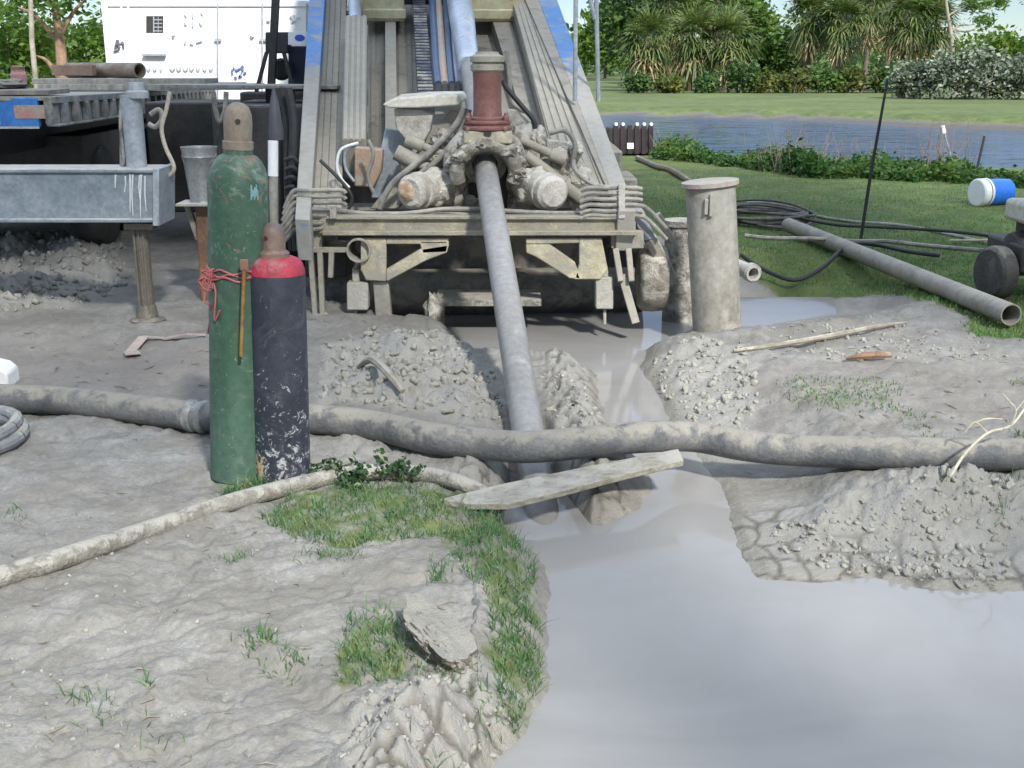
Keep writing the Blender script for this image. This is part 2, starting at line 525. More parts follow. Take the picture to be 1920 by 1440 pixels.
def terrain(x, y):
    n1 = fbm(x, y, 0.9, 3, 1)
    n2 = fbm(x, y, 5.0, 4, 2)
    n3 = fbm(x, y, 22.0, 3, 3)
    q1 = x * 0.82 + y * 0.57
    q2 = y * 0.82 - x * 0.57
    rut = np.abs(fbm(q1 * 0.5, q2 * 2.2, 1.6, 3, 90))
    p1, p2, prid = worley(x + 0.06 * n2, y * 0.62, 0.34, 33)
    prints = np.where(prid > 0.45, sm(0.36, 0.16, p1 + 0.10 * n2), 0)
    dwat = sdist(x, y, WATER)
    px, py = gpx(x, y)
    grass = sm(18, -18, py - lawn_edge(px) + 26 * fbm(x, y, 0.8, 3, 11)) * (y > 1)
    far = sm(9, 14, y)
    h = 0.022 * n1 + (0.013 * n2 + 0.006 * n3 + 0.006 * np.abs(fbm(x * 0.6, y * 1.4, 13.0, 3, 70))) * (1 - far) - (0.011 * sm(0.16, 0.0, rut) + 0.013 * prints) * (1 - far) * (1 - grass)
    h = np.where(y > 30, 0.10 * vno(x * 0.05, y * 0.05, 31) + 0.0, h)
    clod = np.zeros_like(x)
    crack = np.zeros_like(x)
    for poly, amp, fe, kind, cell, ca in ((M1, 0.07, 0.40, 'c', 0.085, 0.045), (M1B, 0.02, 0.15, 'k', 0.06, 0.02), (M3, 0.02, 0.30, 'c', 0.075, 0.035),
                                         (M4, 0.06, 0.35, 'k', 0.085, 0.040), (M5, 0.10, 0.4, 'c', 0.10, 0.05), (M6, 0.03, 0.2, 'k', 0.07, 0.022), (PENIN, 0.03, 0.12, 'k', 0.075, 0.03)):
        d = sdist(x, y, poly)
        if kind == 'k' and poly is M4: d = d - 0.10 - 0.06 * fbm(x, y, 3.0, 2, 40)
        m = sm(0.05, -fe, d)
        mm = sm(0.04, -0.06, d + 0.05 * fbm(x, y, 6, 2, 41))
        wx, wy = x + 0.018 * fbm(x, y, 9, 2, 21), y + 0.018 * fbm(x, y, 9, 2, 22)
        f1, f2, rid = worley(wx, wy, cell, 4)
        rough = 0.55 * fbm(wx, wy, 11.0, 4, 80) + 0.30 * np.sign(fbm(wx, wy, 17.0, 3, 84)) * np.abs(fbm(wx, wy, 17.0, 3, 84)) ** 0.6 + 0.45 * (1 - 2 * np.abs(fbm(wx, wy, 26.0, 3, 81))) * 0.6
        big = np.clip(rid - 0.55, 0, 1) * 2.2 * np.clip(1 - f1 * 1.3, 0, 1)
        if kind == 'c':
            h = h + amp * m * (1 + 0.45 * n2 + 0.3 * n1) + ca * mm * (0.62 * rough + 0.9 * big)
            clod = np.maximum(clod, mm)
        else:
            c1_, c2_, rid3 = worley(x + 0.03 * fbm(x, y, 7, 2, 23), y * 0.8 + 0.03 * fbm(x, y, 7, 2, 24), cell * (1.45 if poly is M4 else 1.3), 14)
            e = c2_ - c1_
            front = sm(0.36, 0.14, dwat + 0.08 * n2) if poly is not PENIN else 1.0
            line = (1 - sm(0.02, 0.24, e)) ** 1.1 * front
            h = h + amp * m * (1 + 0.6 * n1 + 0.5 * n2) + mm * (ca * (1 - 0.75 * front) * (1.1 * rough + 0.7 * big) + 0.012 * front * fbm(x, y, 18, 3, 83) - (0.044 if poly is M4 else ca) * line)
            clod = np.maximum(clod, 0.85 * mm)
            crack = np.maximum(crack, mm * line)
    t = sdist(x, y, TERR)
    h = h - 0.028 * sm(0.03, -0.05, t + 0.03 * n2)
    # water bodies
    d = dwat + 0.014 * n2 + 0.008 * n3
    bw = np.where(px > 1200, 0.30 + 0.45 * sm(1200, 1420, px), 0.24)
    bank = ZW + (h - ZW) * sm(-0.02, 1.0, np.clip(d, 0, None) / bw) ** (0.8 + 0.7 * sm(1250, 1420, px)) + 0.02 * np.minimum(np.clip(d, 0, None) / 0.05, 1)
    h = np.where(d > 0, np.where(d < bw, bank, h), ZW - np.clip(-d * 0.6, 0, 0.22))
    wet = sm(0.16, 0.0, d + 0.03 * n2) * (1 - grass)
    do = sdist(x, y, POND)
    hp = ZP + (h - ZP) * sm(0, 1, np.clip(do, 0, None) / np.where(y > 30, 1.2, 2.0))
    rim = sm(0.9, 0.3, do) * (do > -0.5) * (y > 28)
    grass = grass * (1 - 0.9 * rim)
    wet = np.maximum(wet, rim)
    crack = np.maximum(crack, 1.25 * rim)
    h = np.where(do > 0, hp, ZP - np.clip(-do * 0.4, 0, 0.8))
    # a trench for the drill pipe
    tq = np.hypot(0, 0)
    A, B = PIPE_A, PIPE_B
    ex, ey = B[0] - A[0], B[1] - A[1]
    L = math.hypot(ex, ey)
    tt = ((x - A[0]) * ex + (y - A[1]) * ey) / (L * L)
    dl = np.hypot(x - A[0] - np.clip(tt, 0, 1.1) * ex, y - A[1] - np.clip(tt, 0, 1.1) * ey)
    pz = A[2] + (B[2] - A[2]) * np.clip(tt, 0, 1.1)
    h = np.where((dl < 0.22) & (pz < 0.4), np.minimum(h, pz - 0.10 + np.clip(dl - 0.10, 0, 1) * 2.2), h)
    gp = np.zeros_like(x)
    for g in (G1, G2, G3): gp = np.maximum(gp, sm(0.05, -0.06, sdist(x, y, g) + 0.05 * n2))
    patchy = sm(-0.15, 0.55, fbm(x, y, 1.7, 3, 51)) * sm(1340, 1500, px) * sm(690, 730, py) * sm(870, 850, py)
    gp = np.maximum(gp, 0.75 * patchy)
    brown = sm(90, 20, np.abs(py - 700)) * sm(560, 420, px) + 0.6 * sm(90, 20, np.abs(py - 740)) * sm(1350, 1450, px)
    return h, wet, np.maximum(grass, 0.55 * gp), brown, crack, clod, grass


PIPE_A, PIPE_B = at(912, 325, 8.05), gz(1012, 945, ZW)
pyr = np.concatenate([np.arange(1760, 345, -3.2), np.arange(345, 262, -3.0), np.arange(262, 208, -1.0), np.arange(208, 119, -2.0)])
ya = TH + np.arctan((pyr - 720) / F)
ys = CH / np.tan(ya)
ys = np.concatenate([[-150, -60, -25, -10, -4, -1, 0.5, 1.1], ys, [1500, 3500]])
zcs = np.where(ys < 1.5, 2.0 + (1.5 - ys) * 0.55, ys * CT + CH * ST)
pxc = list(np.arange(-180, 2101, 4.0))
st, a, b = 5.0, -180.0, 2100.0
while b < 14000:
    st *= 1.22
    a -= st; b += st
    pxc.insert(0, a); pxc.append(b)
pxc = np.array(pxc)
GX = ((pxc[None, :] - 960) / F) * zcs[:, None]
GY = np.repeat(ys[:, None], len(pxc), 1)
TR = terrain(GX, GY)
hh = TR[0].copy()
nr, nc = GX.shape
vv = np.stack([GX, GY, hh], -1).reshape(-1, 3)
idx = np.arange(nr * nc).reshape(nr, nc)
ff = np.stack([idx[:-1, :-1], idx[:-1, 1:], idx[1:, 1:], idx[1:, :-1]], -1).reshape(-1, 4)


def np_mesh(name, verts, faces):
    me = bpy.data.meshes.new(name)
    me.vertices.add(len(verts))
    me.vertices.foreach_set('co', np.asarray(verts, np.float32).ravel())
    faces = np.asarray(faces, np.int32)
    k = faces.shape[1]
    me.loops.add(faces.size)
    me.loops.foreach_set('vertex_index', faces.ravel())
    me.polygons.add(len(faces))
    me.polygons.foreach_set('loop_start', np.arange(0, faces.size, k, dtype=np.int32))
    me.polygons.foreach_set('loop_total', np.full(len(faces), k, np.int32))
    me.update(calc_edges=True)
    return me


gme = np_mesh('ground', vv, ff)
gme.shade_smooth()
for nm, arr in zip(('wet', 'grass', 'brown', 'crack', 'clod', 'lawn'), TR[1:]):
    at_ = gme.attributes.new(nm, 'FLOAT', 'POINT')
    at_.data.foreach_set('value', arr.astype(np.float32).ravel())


def ground_material():
    m, t, p, out = nt_new('drilling_mud_ground')
    tc = t.nodes.new('ShaderNodeTexCoord')
    ob = tc.outputs['Object']

    def attr(n):
        a = t.nodes.new('ShaderNodeAttribute')
        a.attribute_name = n
        return a.outputs['Fac']
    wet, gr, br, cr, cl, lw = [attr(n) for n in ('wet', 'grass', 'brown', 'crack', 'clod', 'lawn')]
    big = nz(t, ob, 0.9, 5, 0.6)
    midn = nz(t, ob, 6, 6, 0.7, 0.3)
    fin = nz(t, ob, 60, 5, 0.75)
    c = ramp(t, midn, [(0.28, (0.135, 0.128, 0.113)), (0.45, (0.215, 0.207, 0.189)), (0.60, (0.27, 0.263, 0.246)), (0.78, (0.335, 0.329, 0.312))])
    c = mixc(t, mth(t, 'MULTIPLY', ramp(t, big, [(0.40, (0, 0, 0)), (0.62, (1, 1, 1))]), 0.5), c, (0.215, 0.205, 0.182))
    c = mixc(t, 0.45, c, ramp(t, fin, [(0.25, (0.2, 0.2, 0.2)), (0.75, (0.8, 0.8, 0.8))]), 'OVERLAY')
    damp = ramp(t, nz(t, ob, 1.7, 6, 0.72, 0.8), [(0.45, (0, 0, 0)), (0.58, (1, 1, 1))])
    c = mixc(t, mth(t, 'MULTIPLY', damp, 0.8), c, mixc(t, fin, (0.14, 0.13, 0.11), (0.21, 0.20, 0.176)))
    # small dark specks: bits of twig and clumps of dead leaf
    vo = t.nodes.new('ShaderNodeTexVoronoi')
    vo.inputs['Scale'].default_value = 11
    vo.inputs['Randomness'].default_value = 1
    mpv = t.nodes.new('ShaderNodeMapping')
    mpv.inputs['Scale'].default_value = (0.55, 1.0, 1.0)
    mpv.inputs['Rotation'].default_value = (0, 0, 0.3)
    wv = t.nodes.new('ShaderNodeVectorMath')
    wv.operation = 'ADD'
    nn = t.nodes.new('ShaderNodeTexNoise')
    nn.inputs['Scale'].default_value = 18
    t.links.new(ob, nn.inputs['Vector'])
    sc = t.nodes.new('ShaderNodeVectorMath')
    sc.operation = 'SCALE'
    sc.inputs['Scale'].default_value = 0.12
    t.links.new(nn.outputs['Color'], sc.inputs[0])
    t.links.new(ob, wv.inputs[0]); t.links.new(sc.outputs[0], wv.inputs[1])
    t.links.new(wv.outputs[0], mpv.inputs['Vector'])
    t.links.new(mpv.outputs[0], vo.inputs['Vector'])
    sp = mth(t, 'MULTIPLY', ramp(t, vo.outputs['Distance'], [(0.10, (1, 1, 1)), (0.22, (0, 0, 0))]), ramp(t, nz(t, ob, 2.3, 3), [(0.42, (0, 0, 0)), (0.54, (1, 1, 1))]))
    c = mixc(t, mth(t, 'MULTIPLY', sp, 0.8), c, (0.13, 0.125, 0.11))
    c = mixc(t, mth(t, 'MULTIPLY', br, 0.55), c, mixc(t, fin, (0.17, 0.145, 0.125), (0.26, 0.23, 0.205)))
    c = mixc(t, mth(t, 'MULTIPLY', cl, 0.7), c, mixc(t, nz(t, ob, 16, 4), (0.25, 0.24, 0.21), (0.42, 0.412, 0.382)))
    c = mixc(t, mth(t, 'MULTIPLY', wet, 0.70), c, mixc(t, midn, (0.215, 0.195, 0.155), (0.29, 0.27, 0.225)))
    c = mixc(t, mth(t, 'MULTIPLY', cr, 0.85), c, (0.085, 0.077, 0.06))  # wet mud and recess shade put into crack colour; pond rim uses it too
    gcol = ramp(t, nz(t, ob, 2.2, 6, 0.75), [(0.30, (0.055, 0.075, 0.025)), (0.50, (0.088, 0.125, 0.034)), (0.66, (0.15, 0.165, 0.055)), (0.80, (0.22, 0.19, 0.10))])
    gcol = mixc(t, 0.5, gcol, ramp(t, nz(t, ob, 0.22, 4, 0.6), [(0.35, (0.3, 0.3, 0.3)), (0.65, (0.7, 0.7, 0.66))]), 'OVERLAY')
    gcol = mixc(t, 0.35, gcol, ramp(t, nz(t, ob, 40, 4, 0.7), [(0.3, (0.25, 0.25, 0.25)), (0.7, (0.75, 0.75, 0.75))]), 'OVERLAY')
    gf = ramp(t, mth(t, 'ADD', gr, mth(t, 'MULTIPLY', mth(t, 'SUBTRACT', nz(t, ob, 9, 5, 0.7), 0.5), 0.9)), [(0.42, (0, 0, 0)), (0.62, (1, 1, 1))])
    c = mixc(t, gf, c, gcol)
    t.links.new(c, p.inputs['Base Color'])
    mr = t.nodes.new('ShaderNodeMapRange')
    mr.inputs['To Min'].default_value, mr.inputs['To Max'].default_value = 0.92, 0.38
    t.links.new(mth(t, 'MULTIPLY', wet, mth(t, 'SUBTRACT', 1.0, gf)), mr.inputs['Value'])
    t.links.new(mr.outputs[0], p.inputs['Roughness'])
    hgt = mth(t, 'ADD', mth(t, 'MULTIPLY', nz(t, ob, 26, 6, 0.72), 1.0), mth(t, 'MULTIPLY', nz(t, ob, 110, 3, 0.6), 0.35))
    hgt = mth(t, 'MULTIPLY', hgt, mth(t, 'ADD', 1.0, mth(t, 'MULTIPLY', cl, 1.6)))
    b1 = bumpn(t, hgt, 0.50, 0.030)
    t.links.new(b1, p.inputs['Normal'])
    return m


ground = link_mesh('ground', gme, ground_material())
tag(ground, 'grey trampled drilling mud giving way to green lawn', kind='structure')


def gh(x, y):
    xa, ya_ = np.atleast_1d(np.asarray(x, float)), np.atleast_1d(np.asarray(y, float))
    return terrain(xa, ya_)[0]


def on(px, py, dz=0.0):
    p = gz(px, py)
    p[2] = float(gh(p[0], p[1])[0]) + dz
    return p


# ------------------------------------------------------------------ water
def water_mat(name, c1, c2, rough, bump, bscale, stretch=(1, 1, 1), spec=0.5):
    m, t, p, out = nt_new(name)
    tc = t.nodes.new('ShaderNodeTexCoord')
    mp = t.nodes.new('ShaderNodeMapping')
    mp.inputs['Scale'].default_value = stretch
    t.links.new(tc.outputs['Object'], mp.inputs['Vector'])
    n = nz(t, mp.outputs[0], 0.8, 5, 0.6, 1.2)
    t.links.new(mixc(t, ramp(t, n, [(0.38, (0, 0, 0)), (0.64, (1, 1, 1))]), c1, c2), p.inputs['Base Color'])
    p.inputs['Roughness'].default_value = rough
    p.inputs['IOR'].default_value = 1.33
    p.inputs['Specular IOR Level'].default_value = spec
    h = nz(t, mp.outputs[0], bscale, 3, 0.5, 0.6)
    t.links.new(bumpn(t, h, bump, 0.02 if bump < 0.5 else 0.09), p.inputs['Normal'])
    return m


def sheet(name, x0, x1, y0, y1, z, m):
    mb = MB()
    mb.quad((x0, y0, z), (x1, y0, z), (x1, y1, z), (x0, y1, z))
    return mb.build(name, m)


w1 = sheet('muddy_water', -1.9, 7.5, 1.3, 9.4, ZW, water_mat('muddy_water', (0.275, 0.270, 0.262), (0.245, 0.238, 0.225), 0.07, 0.05, 3.0, (1, 1.6, 1), 0.6))
tag(w1, 'grey brown drilling mud water in ditch and pool', kind='structure')
w2 = sheet('pond', -5, 70, 12, 60, ZP, water_mat('pond_water', (0.006, 0.044, 0.150), (0.010, 0.048, 0.125), 0.05, 0.7, 3.0, (0.12, 0.8, 1), 0.4))
tag(w2, 'blue pond behind the lawn', kind='structure')

# ------------------------------------------------------------------ drill rig frame: u right, v up the ramp, w off the ramp
PA, PB = V(PIPE_A), V(PIPE_B)
EV = (PA - PB).normalized()
EU = EV.cross(Vector((0, 0, 1))).normalized()
EW = EU.cross(EV).normalized()


def R(px, py, w):
    """photo measure -> point of the ramp plane lying w above the pipe axis"""
    d = V(ray(px, py))
    o = Vector((0, 0, CH)) - PA
    return Vector((0, 0, CH)) + d * ((w - o.dot(EW)) / d.dot(EW))


def L(u, v, w): return PA + EU * u + EV * v + EW * w


def ext(p0, p1, py):
    """carry an edge line measured at two heights to another height"""
    k = (py - p0[1]) / (p1[1] - p0[1])
    return (p0[0] + (p1[0] - p0[0]) * k, py)


def plate(mb, bl, br, tl, tr, w, th, top=-330):
    """long member whose upper face is measured by its near edge (bl, br) and a far edge (tl, tr)"""
    if top is not None:
        tl, tr = ext(bl, tl, top), ext(br, tr, top)
    mb.prism([R(*bl, w), R(*br, w), R(*tr, w), R(*tl, w)], EW * -th)
    return mb


def ribs(mb, bl, br, tl, tr, w, n, wid, h, top=-330):
    tl, tr = ext(bl, tl, top), ext(br, tr, top)
    for i in range(n):
        k = (i + 0.5) / n
        a = R(bl[0] + (br[0] - bl[0]) * k, bl[1] + (br[1] - bl[1]) * k, w)
        b = R(tl[0] + (tr[0] - tl[0]) * k, tl[1] + (tr[1] - tl[1]) * k, w)
        mb.bar(a + EW * h / 2, b + EW * h / 2, wid, h, EW)
    return mb


rig = thing('drill_rig', (-0.25, 8.3, 0), 'mud caked horizontal drilling rig with sloping blue edged ramp standing over a puddle', 'drill rig')


def part(name, mb, m, bevel=0.006, parent=rig, **k): return mb.build(name, m, parent, bevel=bevel, **k)


# long ramp members
p = part('ramp_rail', plate(MB(), (553, 410), (581, 412), (580, 0), (609, 0), -0.10, 0.30), m_rail)
tag(p, 'left blue edged ramp rail greyed with mud low down')
p = part('ramp_rail', plate(MB(), (1160, 395), (1192, 395), (1010, 0), (1045, 0), -0.10, 0.30), m_rail)
part('rail_wall', plate(MB(), (1146, 372), (1163, 372), (985, 0), (1012, 0), -0.105, 0.22), m_bay, 0.003)
mb = plate(MB(), (583, 416), (640, 418), (609, 0), (650, 0), -0.26, 0.03)
ribs(mb, (583, 416), (640, 418), (609, 0), (650, 0), -0.26, 4, 0.048, 0.012)
part('ribbed_channel', mb, m_chan, 0.003)
mb = plate(MB(), (642, 262), (686, 262), (648, 30), (688, 30), -0.02, 0.25, None)
ribs(mb, (642, 262), (686, 262), (648, 30), (688, 30), -0.02, 4, 0.030, 0.009, 30)
part('raised_slide', mb, m_chan, 0.004)
part('slide_ram', MB().tube([R(666, 40, -0.1), R(660, -160, -0.1)], 0.06, 14), m_pale, 0)
mb = plate(MB(), (1050, 340), (1142, 352), (968, 30), (1010, 30), -0.14, 0.10)
ribs(mb, (1050, 340), (1142, 352), (968, 30), (1010, 30), -0.14, 5, 0.042, 0.012)
part('ribbed_channel', mb, m_chan, 0.004)
mb = plate(MB(), (690, 330), (1046, 330), (690, 40), (966, 40), -0.46, 0.05)
ribs(mb, (690, 330), (780, 330), (692, 40), (775, 40), -0.46, 5, 0.04, 0.016)
part('ramp_floor', mb, m_bay, 0)
part('floor_beam', plate(MB(), (722, 260), (745, 260), (722, 50), (742, 50), -0.30, 0.16), m_chan, 0.004)
part('floor_beam', plate(MB(), (995, 270), (1035, 300), (930, 60), (965, 60), -0.30, 0.16), m_bay, 0.004)
mb = MB()
for u0, w0 in ((-1.22, -0.42), (1.0, -0.42)):
    mb.ob(L(u0, 3.2, w0 - 0.05), EU * 0.07, EV * 3.2, EW * 0.12)
for v0 in (0.6, 1.8, 3.0, 4.2, 5.4):
    mb.ob(L(-0.1, v0, -0.58), EU * 1.05, EV * 0.06, EW * 0.06)
part('chassis_frame', mb, m_under)
# yellow carriage high on the ramp
v0 = 4.35
for u0, u1, nm in ((-0.98, -0.52, 'a'), (0.06, 0.62, 'b')):
    mb = MB().ob(L((u0 + u1) / 2, v0 + 0.4, 0.07), EU * (u1 - u0) / 2, EV * 0.4, EW * 0.37)
    mb.ob(L((u0 + u1) / 2, v0 - 0.012, -0.22), EU * ((u1 - u0) / 2 + 0.015), EV * 0.012, EW * 0.05)
    mb.ob(L(u0 + 0.03, v0 - 0.03, 0.1), EU * 0.03, EV * 0.03, EW * 0.42)
    for k in range(3): mb.ob(L(u1 - 0.08, v0 - 0.012, -0.05 + 0.14 * k), EU * 0.02, EV * 0.012, EW * 0.02)
    part('carriage', mb, m_creamtop, 0.012)
mb = MB().ob(L(-0.24, v0 + 0.6, -0.05), EU * 0.30, EV * 0.2, EW * 0.2)
part('carriage_bridge', mb, m_dark)
part('drive_spindle', MB().tube([L(-0.005, 2.1, 0.015), L(0, 2.8, 0.015), L(0, 3.3, 0.02), L(0, 7, 0.02)], [0.088, 0.10, 0.115, 0.12], 24), m_pale, 0)
# cable chain and blue hoses down the middle
a, b = R(800, 205, -0.20), R(782, -40, -0.20)
mb = MB()
n = 46
for i in range(n):
    c = a + (b - a) * (i / n)
    mb.ob(c, EU * 0.065, (b - a).normalized() * 0.026, EW * 0.05)
    mb.ob(c + (b - a) / n * 0.5, EU * 0.05, (b - a).normalized() * 0.02, EW * 0.035)
part('cable_chain', mb, mat('blue_black_chain_links', (0.035, 0.045, 0.075), (0.10, 0.11, 0.13), 5, 0.5, 0.2, 0.1, mud=0.3), 0.006)
for k, (px0, px1, mm) in enumerate(((822, 806, m_bluehose), (834, 818, m_tan), (848, 832, m_bluehose), (860, 842, m_post))):
    part('hydraulic_hose', MB().tube([R(px0, 158, -0.16), R(px0 - 4, 120, -0.12), R((px0 + px1) / 2, 60, -0.12), R(px1, -60, -0.12)], 0.034, 10, smooth=5), mm, 0)
    part('hose_fitting', MB().lathe(R(px0 + 2, 182, -0.16), R(px0, 130, -0.14) - R(px0 + 2, 182, -0.16), [(0.03, 0), (0.042, 0.02), (0.042, 0.10), (0.036, 0.11), (0.036, 0.2), (0.03, 0.22)], 10), m_black, 0.003)

# clamp (vise) stack over the pipe
Yv = 8.12
bz = at(914, 224, Yv)
mb = MB().lathe(bz, (0, 0, 1), [(0.118, 0), (0.118, 0.012), (0.100, 0.022), (0.098, 0.05), (0.095, 0.06), (0.095, 0.275), (0.098, 0.285), (0.098, 0.31)], 32)
part('clamp_cylinder', mb, m_red, 0)
tz = bz[2] + 0.31
mb = MB().lathe((bz[0], Yv, tz), (0, 0, 1), [(0.10, 0), (0.112, 0.012), (0.112, 0.045), (0.098, 0.052), (0.098, 0.06), (0.115, 0.066), (0.115, 0.10), (0.08, 0.115), (0.075, 0.13)], 28)
part('cylinder_cap', mb, m_chan, 0)
mb = MB().lathe((bz[0], Yv, bz[2] - 0.07), (0, 0, 1), [(0.16, 0), (0.168, 0.006), (0.168, 0.026), (0.150, 0.030), (0.150, 0.040), (0.160, 0.044), (0.160, 0.064), (0.12, 0.068)], 36)
for sx in (-1, 1):
    for sy in (-1, 1): mb.lathe((bz[0] + sx * 0.125, Yv + sy * 0.07, bz[2] - 0.008), (0, 0, 1), [(0.024, 0), (0.024, 0.03), (0.014, 0.032), (0.014, 0.05)], 6)
part('cylinder_flange', mb, m_red, 0.005)
hz = at(915, 270, Yv - 0.15)[2]
mb = MB().ob((bz[0] + 0.004, Yv, (bz[2] - 0.07 + hz) / 2), (0.162, 0, 0), (0, 0.15, 0), (0, 0, (bz[2] - 0.07 - hz) / 2))
head = part('clamp_head', mb, m_cream, 0.012)
hc = at(914, 250, Yv - 0.152)
MB().lathe(hc, (0, -1, 0), [(0.026, 0), (0.026, 0.004)], 16).build('bolt_hole', m_black, head)
for dx in (-0.13, 0.12): MB().lathe(V(hc) + Vector((dx, 0, 0.03)), (0, -1, 0), [(0.014, 0), (0.014, 0.012), (0.008, 0.014)], 6).build('bolt', m_rust, head)
# saddle the pipe runs through, jaws and blocks, all splashed with mud
mb = MB()
mb.tube([PA + EV * 0.02 + (EU * math.cos(t) + EW * math.sin(t)) * 0.20 for t in [math.radians(-20 + 11 * k) for k in range(21)]], 0.052, 12)
mb.tube([PA + EV * 0.16 + (EU * math.cos(t) + EW * math.sin(t)) * 0.23 for t in [math.radians(-10 + 10 * k) for k in range(21)]], 0.06, 12)
for k in range(12):
    a_ = 0.28 * k
    mb.lump(PA + EV * (0.0 + 0.05 * (k % 3)) + (EU * math.cos(a_) + EW * math.sin(a_)) * 0.215, (0.06, 0.05, 0.045), 0.4, 100 + k, 3, 2.6)
part('pipe_saddle', mb, m_mud, 0, sharp=60)
mb = MB().ring(PA + EV * 0.14, EV, 0.15, 0.088, 0.05, 28)
for k in range(8): mb.lathe(PA + EV * 0.14 + (EU * math.cos(k * .785) + EW * math.sin(k * .785)) * 0.125, -EV, [(0.014, 0), (0.014, 0.016), (0.007, 0.018), (0.007, 0.03)], 6)
part('guide_flange', mb, m_bay, 0.003)
mb = MB()
for pl_, y_, d_y in (([(822, 300), (872, 285), (880, 400), (800, 402), (806, 345)], 8.36, 0.22), ([(958, 285), (992, 292), (1012, 345), (1016, 402), (950, 402)], 8.36, 0.22), ([(866, 268), (966, 268), (985, 300), (850, 300)], 8.32, 0.3)):
    mb.prism([at(x, y, y_) for x, y in pl_], (0, d_y, 0))
jaw = mb
mb = fb0 = MB().prism([at(848, 292, 8.5), at(985, 292, 8.5), at(985, 404, 8.5), at(848, 404, 8.5)], (0, 0.3, 0))
part('jaw_recess', mb, m_dark, 0.01)
for (xa, ya1, xb, yb1, r_) in ((742, 285, 872, 350, 0.030), (760, 262, 860, 300, 0.022), (1092, 372, 985, 290, 0.032), (1060, 300, 975, 262, 0.024), (800, 395, 870, 372, 0.03), (1016, 395, 965, 372, 0.03)):
    r_ *= 1.25
    mb = MB().tube([at(xa, ya1, 8.33), at(xb, yb1, 8.33)], r_, 12)
    mb.tube([at(xa, ya1, 8.33), at((xa * 2 + xb) / 3, (ya1 * 2 + yb1) / 3, 8.33)], r_ * 1.5, 12)
    part('jaw_strut', mb, m_chan, 0.003)
mb = jaw
for k in range(26):
    x_, y_ = 815 + (k * 61) % 195, 292 + (k * 37) % 108
    if 880 < x_ < 955 and y_ > 300: continue
    mb.lump(at(x_, y_, 8.34), (0.05 + 0.02 * (k % 3), 0.03, 0.035 + 0.012 * (k % 4)), 0.45, 130 + k, 3, 2.6)
for k, (x_, y_, rx_, rz_) in enumerate(((812, 338, .13, .17), (1000, 338, .14, .16), (832, 268, .09, .10), (985, 262, .09, .11), (1040, 318, .12, .10), (775, 312, .10, .08))):
    mb.lump(at(x_, y_, 8.46), (rx_, 0.12, rz_), 0.25, 170 + k, 4, 2.6)
part('clamp_jaw', mb, m_mud, 0, sharp=60)
for (cx, cy, ex_, ey_, col_, nm) in ((772, 360, 850, 345, m_palemud, 'l'), (1036, 362, 975, 340, m_palemud, 'r')):
    e0, e1 = V(at(cx, cy, 8.0)), V(at(ex_, ey_, 8.45))
    mb = MB().lathe(e0, e1 - e0, [(0.04, -0.03), (0.09, -0.03), (0.108, -0.01), (0.118, 0.0), (0.118, 0.06), (0.128, 0.065), (0.128, 0.10), (0.114, 0.105), (0.114, 0.5)], 24)
    mb.lump(e0 + (e1 - e0) * 0.55, (0.15, 0.16, 0.13), 0.22, 8 if nm == 'l' else 9, 4, 2.4)
    cyl = part('clamp_ram', mb, col_, 0.003)
    if nm == 'l':
        MB().lump(e0 - (e1 - e0).normalized() * 0.02, (0.075, 0.035, 0.075), 0.3, 3, 3).build('rusty_end_cap', mat('chipped_rusty_paint', (0.50, 0.44, 0.35), (0.27, 0.17, 0.10), 14, 0.6, 0, 0.3, mud=0.3), cyl)
# side plates of the clamp stand
pl = [(693, 392), (748, 392), (858, 262), (872, 208), (846, 205)]
part('stand_plate', MB().prism([at(x, y, 8.5) for x, y in pl], (0, 0.05, 0)), m_chan, 0.008)
pl = [(950, 205), (968, 205), (1030, 262), (1075, 268), (1118, 352), (1106, 388), (1010, 392), (975, 330)]
part('stand_plate', MB().prism([at(x, y, 8.48) for x, y in pl], (0, 0.06, 0)), m_palemud, 0.008)
mb = MB()
for cx, cy, r1, r2, s_ in ((1088, 355, 0.10, 0.15, 11), (1052, 290, 0.06, 0.06, 12), (1080, 280, 0.05, 0.06, 13), (1010, 262, 0.06, 0.09, 14)):
    mb.lump(at(cx, cy, 8.42), (r1, 0.10, r2), 0.3, s_, 4, 2.6)
part('caked_bracket', mb, m_palemud, 0, sharp=180)
# dished guard plate and its bracket
pl = [(716, 196), (742, 184), (800, 179), (862, 178), (868, 190), (862, 198), (780, 203), (730, 203)]
mb = MB().prism([at(x, y, 8.35) for x, y in pl], (0.02, 0.30, 0.02))
part('guard_plate', mb, mat('pale_guard_plate', (0.62, 0.60, 0.53), (0.5, 0.47, 0.38), 4, 0.5, 0, 0.2, mud=0.3), 0.012)
pl = [(738, 204), (790, 205), (812, 215), (806, 246), (790, 275), (760, 262), (742, 240)]
part('guard_bracket', MB().prism([at(x, y, 8.42) for x, y in pl], (0, 0.2, 0)), m_palemud, 0.01)
part('guard_bracket', MB().prism([at(x, y, 8.6) for x, y in [(722, 240), (770, 250), (775, 330), (715, 372), (695, 372)]], (0, 0.1, 0)), m_post, 0.01)
part('valve_block', MB().prism([at(x, y, 8.5) for x, y in [(665, 275), (718, 280), (715, 320), (700, 352), (664, 350)]], (0, 0.14, 0)), m_tan, 0.012)
for pts, r in ((((872, 202), (850, 240), (800, 290), (735, 345), (712, 392)), 0.022), (((880, 205), (862, 250), (820, 300), (765, 345), (748, 385)), 0.02)):
    part('hydraulic_hose', MB().tube([at(x, y, 8.28) for x, y in pts], r, 10, smooth=5), m_hose, 0)
